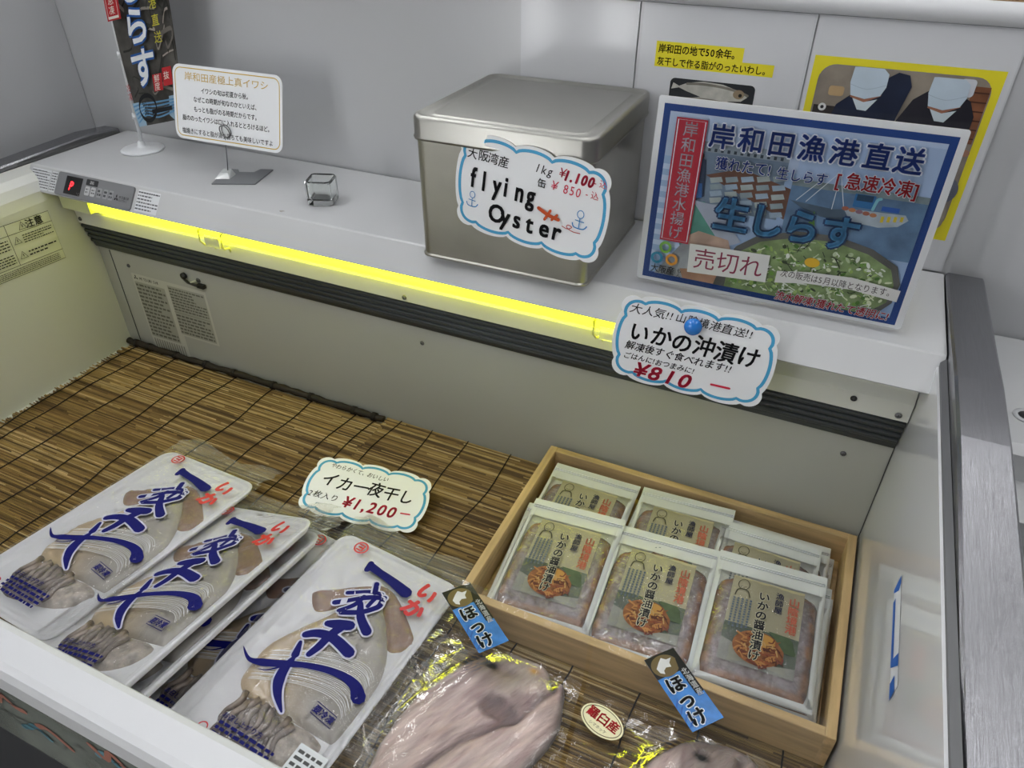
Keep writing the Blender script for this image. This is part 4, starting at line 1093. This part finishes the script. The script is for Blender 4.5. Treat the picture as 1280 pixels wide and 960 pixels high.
for k in range(26):
    o_ = (k - 13) * .0017; q = armz.uniform(-.002, .002)
    g.stroke([(a + q, -b + o_ * (1 + .4 * (i / 8))) for i, (a, b) in enumerate(S['swoosh'][2:])], armz.uniform(.0004, .0009), WI, sub=3, z=.0004 + k * .00001)
g.lay = 20
for k in Wd: Wd[k] = [x * 1.5 for x in Wd[k]] if isinstance(Wd[k], list) else Wd[k] * 1.5
for k, P in S.items():
    if k != 'swoosh': w = Wd[k]; g.stroke(fl(P), [x + .0042 for x in w] if isinstance(w, list) else w + .0042, HL, z=.0008)
for i, (k, P) in enumerate(S.items()): g.stroke(fl(P), Wd[k], BI, z=.0009 + i * .00002)
for k in range(7): g.stroke([(.160 + armz.uniform(-.003, .003) + k * .0016, -.1830 - .001 * k), (.1660 + k * .0011, -.1930 - armz.uniform(0, .004))], .0006, BI, z=.0012)
g.stroke([(.0507, -.2214), (.0616, -.2168), (.0731, -.2046)], [.0005, .0015, .003], BI, z=.0012)
g.stroke(fl([(0.070, 0.0350), (0.086, 0.0375), (0.1040, 0.0400), (0.1330, 0.0465)]), [.0125, .0110, .0120, .0165], BI, z=.0010)
g.stroke(fl([(0.0674, 0.0310), (0.0690, 0.042)]), .008, BI, z=.00105)
g.ring(.040, -.016, .0090, .0090, .0022, RI)
g.stroke([(.0355, -.0115), (.0435, -.0115), (.0435, -.0205), (.0355, -.0205)], .0024, RI, sub=1); g.stroke([(.0365, -.016), (.0435, -.016)], .0024, RI, sub=1)
g.text('い', .1570, -.0335, .0280, RI, bold=.055, rot=-.35); g.text('か', .1550, -.0625, .0285, RI, bold=.055, rot=-.25)
g.stroke([(.1345, -.2178), (.1645, -.2223), (.1662, -.2359), (.1361, -.2318)], .0009, BI, closed=True, sub=1); g.text('要冷凍', .1503, -.2270, .0098, BI, bold=.035, rot=-.14)
g.ring(.048, -.300, .0055, .0055, .0014, RI)
g.text('お召し上がり方', .085, -.2790, .0070, BI, bold=.02, rot=.0, W=.055); g.scribble(.060, -.308, .135, -.284, 4, BI, .55)
out = []
g.warp(lambda x, y, z: (x, y, fz_(x, y) + z + .0009)); g.build('film_print', fm)
trays = [
    ((.3665, -.2465, .0345), -.0564, .085, .038, 'leftmost wrapped squid tray with blue brush lettering'),
    (shiftray((.5101, -.3008, .0229), .003), .0262, .1525, .2348, 'wrapped squid tray leaning steeply, second from the left'),
    ((.5250, -.3060, .0115), .0200, .1500, .2200, 'squid tray mostly hidden directly under the steeply leaning one'),
    ((.6500, -.2720, .0150), -.1141, .0398, -.0024, 'squid tray lying low, wedged beneath its two neighbours, brown fin showing'),
    (shiftray((.7179, -.270, .0301), .007), -.0553, .0292, -.0620, 'largest-looking wrapped squid tray, in front of the ¥1,200 card'),
]
for i, (o, a, b, c, lb) in enumerate(trays):
    M = tframe(o, a, b, c)
    if i == 0: tr0.matrix_world = M; tr0['label'] = lb
    else: copy_tree(tr0, M, lb)
g = G()
def sidez(u, v):
    x = TWD - .001 + u * (.034 + .008 * math.sin(v * 6)); y = .004 - v * .250
    return (x, y, .002 - .022 * u + .012 * (crumple(x * .9, y * 1.1 + .6, 36) - .5) * min(1, u * 3))
g.grid(sidez, 12, 56, FILM)
big = [o for o in COL.objects if o.name.startswith('squid_tray_pack') and o['label'].startswith('largest')][0]
g.build('film_side', big)
tl = root('price_label', 'small white printed sticker at the lower right corner of the right-hand squid tray', 'label', tframe(shiftray((.7179, -.270, .0301), .007), -.0553, .0292, -.0620))
g = G(); g.rect(.150, -.335, .186, -.262, mat('sticker_white')); g.scribble(.153, -.330, .183, -.266, 9, ink('#55565a'), .5); g.warp(lambda x, y, z: (x, y, z + .0062)); g.build('sticker_paper', tl)

# ================================================================= opened atka mackerel in film
FISH = mat('fish_flesh', '#b29a96', .38, attr='Col', noise=.24, nscale=130, bump=.7, bscale=210, coat=.2)
for n_ in FISH.node_tree.nodes:
    if n_.type == 'MAPPING':
        n_.vector_type = 'TEXTURE'; n_.inputs['Rotation'].default_value = (0, 0, math.radians(62)); n_.inputs['Scale'].default_value = (5, 1, 1)
HK = 'film-wrapped opened dried fish'
def hokke(name, label, outline, ridge, cav, gill, zb, bagfn, st_pose, yel=None, M=None):
    r = root(name, label, 'packaged fish', M or Matrix.Translation((0, 0, 0)), HK)
    P = [tuple(p) for p in smooth2(outline, 3, True)]
    ax = (Vector(ridge[0]) - Vector(ridge[-1])).normalized()
    rl = ridge + ridge[::-1]
    def flow(x, y):
        a_ = x * ax.x + y * ax.y; b_ = -x * ax.y + y * ax.x
        return vnoise(b_ * 260 + 3 * vnoise(a_ * 30, b_ * 30), a_ * 22), vnoise(b_ * 90, a_ * 40)
    def h(x, y, d):
        e = min(1, d / .026); z = zb + .015 * math.sqrt(e * (2 - e))
        dr = edist((x, y), rl); z -= .0075 * math.exp(-(dr / .0050) ** 2)
        for cx, cy, rx, ry, dep in cav: z -= dep * math.exp(-(((x - cx) / rx) ** 2 + ((y - cy) / ry) ** 2) ** 2)
        f1, f2 = flow(x, y); z += .0024 * (f1 - .5) + .0026 * (f2 - .5)
        return z
    def hs(x, y, d):
        e = min(1, d / .035); return zb + .0145 + .0045 * e * (2 - e)
    g = G(); blob(g, outline, h, .0030, FISH, zb - .006)
    def col(c):
        d = edist((c.x, c.y), P); f1, f2 = flow(c.x, c.y)
        base = Vector(rgb('#c3a9a3')[:3]).lerp(Vector(rgb('#98797a')[:3]), f2)
        base = base.lerp(Vector(rgb('#dccac6')[:3]), .65 * f1)
        hd = math.hypot(c.x - gill[0] - .02, c.y - gill[1] - .01)
        base = base.lerp(Vector(rgb('#948a80')[:3]), max(0, min(.75, (.055 - hd) / .035)) * (.5 + .5 * f1))
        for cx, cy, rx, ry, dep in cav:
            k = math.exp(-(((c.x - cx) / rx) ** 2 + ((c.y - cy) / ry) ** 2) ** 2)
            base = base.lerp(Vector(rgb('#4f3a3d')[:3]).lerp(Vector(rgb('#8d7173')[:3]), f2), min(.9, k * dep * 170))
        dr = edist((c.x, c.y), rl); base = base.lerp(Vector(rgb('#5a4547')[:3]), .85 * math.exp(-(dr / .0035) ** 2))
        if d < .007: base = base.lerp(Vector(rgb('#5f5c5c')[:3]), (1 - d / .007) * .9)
        k = math.exp(-((c.x - gill[0]) / .007) ** 2 - ((c.y - gill[1]) / .0045) ** 2); base = base.lerp(Vector(rgb('#191618')[:3]), min(1, k * 1.6))
        if yel:
            k = math.exp(-((c.x - yel[0]) / .006) ** 2 - ((c.y - yel[1]) / .004) ** 2); base = base.lerp(Vector(rgb('#d09a35')[:3]), k)
        return (base.x, base.y, base.z, 1)
    g.colf = col; g.build('fish_body', r)
    g = G(); bagfn(g, hs, P); bg = g.build('film_bag', r)
    # corner sticker
    M = st_pose
    s = G(); s.step = .00007; a, b = .018, .0455
    s.slab([(-a, -b), (a, -b), (a, b), (-a, b)], .0003, mat('sticker_blue', '#3f7fcb', .25, noise=.25, nscale=60))
    s.rect(-a, .018, a, b, ink('#1c1c22', .3)); s.ell(-.002, .030, .0150, .0135, mat('sticker_gold', '#6b5a3c', .3)); 
    s.poly([(-.012, .030), (-.006, .036), (-.001, .040), (.003, .036), (.009, .036), (.004, .031), (.0035, .026), (-.002, .0275), (-.006, .025), (-.007, .021), (-.011, .024)], ink('#d9dade', .3))
    s.poly([(a, .045), (a, -.012), (.0085, -.012), (.0085, .018), (.012, .032)], ink('#1c1c22', .3))
    s.text('北海道産', .0130, .0020, .0088, ink('#e8eaee', .3), vert=True, bold=.02, sx=.8)
    s.text('ほっけ', -.0045, -.0140, .0200, ink('#15151c', .3), vert=True, bold=.04, outline=ink('#dfe9f4', .3), ow=.05)
    for k in range(4): s.stroke([(-a, -b + .004 + k * .008), (-a + .006, -b + .009 + k * .009)], .0012, ink('#2d5fae'))
    o = s.build('corner_sticker', r); o.matrix_world = M; o['label'] = 'blue and black corner sticker'
    return r
def rimup(x, y):
    t = max(0, min(1, (y + .350) / .038)); return .056 * t * t * (3 - 2 * t)
def bagger(corners, zbase, amp, nx=56, ny=56):
    A_, B_, C_, D_ = [Vector(c) for c in corners]   # back-left, back-right, front-right, front-left
    def fn(g, h, P):
        def f(u, v):
            p = (A_.lerp(B_, u)).lerp(D_.lerp(C_, u), v)
            x, y = p.x, p.y
            z = zbase(x, y) + amp * (crumple(x * .9 + .2, y * .9 + .7, 26) - .55)
            d = edist((x, y), P)
            if inside((x, y), P): z = h(x, y, d) + .0012 * crumple(x * 1.3, y * 1.3, 34)
            else:
                z += .0165 * math.exp(-d / .030) * (1 if y < -.345 else max(0, 1 - (y + .345) / .03)); z -= amp * .4 * (crumple(x * .9 + .2, y * .9 + .7, 26) - .55) * math.exp(-d / .01)
            return (x, y, max(z, .0065))
        g.grid(f, nx, ny, film('fish_film', haze=.03, bump=.14, bscale=30, rough=.05, gloss=.38))
    return fn
fL = [(.9257, -.60), (.9257, -.5251), (.9227, -.4955), (.9277, -.4496), (.939, -.4179), (.9578, -.3814), (.9826, -.3531), (1.011, -.34), (1.0488, -.3393), (1.062, -.349), (1.069, -.362), (1.0761, -.3500), (1.0840, -.3600), (1.0870, -.3720), (1.0931, -.3984), (1.0898, -.4281), (1.0760, -.4650), (1.0600, -.5100), (1.045, -.56), (1.035, -.60)]
hokke('hokke_fish_pack', 'pale pink opened fish in clear film between the squid trays and the wooden box', fL,
      [(.9689, -.56), (.9789, -.5107), (1.0023, -.4647), (1.035, -.4300), (1.0474, -.4196), (1.0719, -.3654)],
      [(1.026, -.414, .024, .014, .0085), (.9947, -.369, .008, .006, .004), (1.012, -.37, .022, .007, .0025), (1.045, -.395, .012, .010, .004)], (.9947, -.369), .012,
      bagger([(.896, -.303), (1.094, -.303), (1.130, -.62), (.868, -.62)], lambda x, y: .010 + rimup(x, y), .0075), pose(shiftray((.9486, -.3234, .035), .034), -.414, -.10, 1.366, 1.07), (1.0434, -.3559))
fR = [(1.182, -.60), (1.184, -.52), (1.180, -.45), (1.1891, -.4089), (1.2054, -.3786), (1.2278, -.3560), (1.2499, -.3480), (1.2750, -.3440), (1.298, -.3500), (1.312, -.370), (1.332, -.398), (1.342, -.44), (1.335, -.50), (1.32, -.60)]
hk = hokke('hokke_fish_pack', 'film-wrapped opened fish with an oval sticker, in front of the right end of the box', fR,
      [(1.25, -.56), (1.262, -.48), (1.272, -.43), (1.283, -.36)], [(1.262, -.398, .020, .013, .008), (1.245, -.372, .008, .006, .004)], (1.244, -.374), .012,
      bagger([(1.099, -.303), (1.355, -.303), (1.358, -.62), (1.135, -.62)], lambda x, y: .010 + rimup(x, y), .0075), pose(shiftray((1.2061, -.3109, .036), .034), 1.488, -.12, -.671, 1.05), None)
g = G(); g.step = .00007; g.lay = 2
g.slab([(.026 * math.cos(t), .0165 * math.sin(t)) for t in [2 * PI * k / 32 for k in range(32)]], .0003, mat('oval_cream', '#efe9c0', .35)); g.stroke([(.0235 * math.cos(t), .0143 * math.sin(t)) for t in [2 * PI * k / 32 for k in range(32)]], .0008, ink('#5a4a2a'), closed=True, sub=1)
g.text('羅臼産', 0, .0025, .0135, ink('#c8202c'), bold=.04, W=.040); g.text('シマホッケ', 0, -.0085, .0045, ink('#5a4a2a'))
o = g.build('oval_sticker', hk); o.matrix_world = pose((1.1355, -.3809, .0260), -.28, .05, 0, 1.0); o['label'] = 'cream oval sticker with red writing'

# ================================================================= ceiling lamps, lit cabinets across the aisle
def lampbar(name, label, cat, x0, x1, y0, y1, z0, z1, E, col, grp):
    r = root(name, label, cat, Matrix.Translation(((x0 + x1) / 2, (y0 + y1) / 2, z0)), grp)
    a, b, h = (x1 - x0) / 2, (y1 - y0) / 2, z1 - z0
    g = G(); g.box(-a, a, -b, b, 0, h, mat('lamp_' + name + str(E), '#ffffff', .5, emit=col, estr=E)); g.build('tube', r)
    g = G(); g.box(-a - .015, a + .015, (-b - .015), b + .015, h + .0005, h + .03, mat('lamp_housing', '#d0d0d0', .5)) if z0 > 1.5 else g.box(-a - .01, a + .01, -b - .012, -b - .0005, 0, h, mat('lamp_housing', '#d0d0d0', .5)); g.build('housing', r)
ck = (.985, .99, 1.0)
for x in (-1.2, -.25, .85, 2.13):
    for y in ((-1.6, -.35, .95, 2.3) if x < 2 else (-1.2, .30, 1.75, 3.1)):
        lampbar('ceiling_lamp', 'long white ceiling tube lamp over the shop aisle', 'lamp', x - (.018 if x < 2 else .09), x + (.018 if x < 2 else .09), y - .55, y + .55, 2.2, 2.25, 22 if x < 2 else 8.6, ck, 'ceiling tube lamps')
for x in (-2.62, -.55, -.06):
    lampbar('cabinet_lamp', 'upright lamp strip of the glazed cabinet across the aisle', 'lamp', x - .035, x + .035, -3.03, -3.0, -.14, 1.5, 26, ck, 'upright cabinet lamp strips')

w = bpy.data.worlds.new('world'); w.use_nodes = True; sc.world = w
bg = w.node_tree.nodes['Background']; bg.inputs[0].default_value = (.83, .84, .86, 1); bg.inputs[1].default_value = .17
sc.view_settings.view_transform = 'Standard'; sc.view_settings.look = 'None'; sc.view_settings.gamma = 1
sc.view_settings.use_curve_mapping = False; sc.view_settings.exposure = .02
sc.cycles.use_denoising = True; sc.cycles.max_bounces = 10; sc.cycles.transparent_max_bounces = 24; sc.cycles.caustics_reflective = False; sc.cycles.caustics_refractive = False
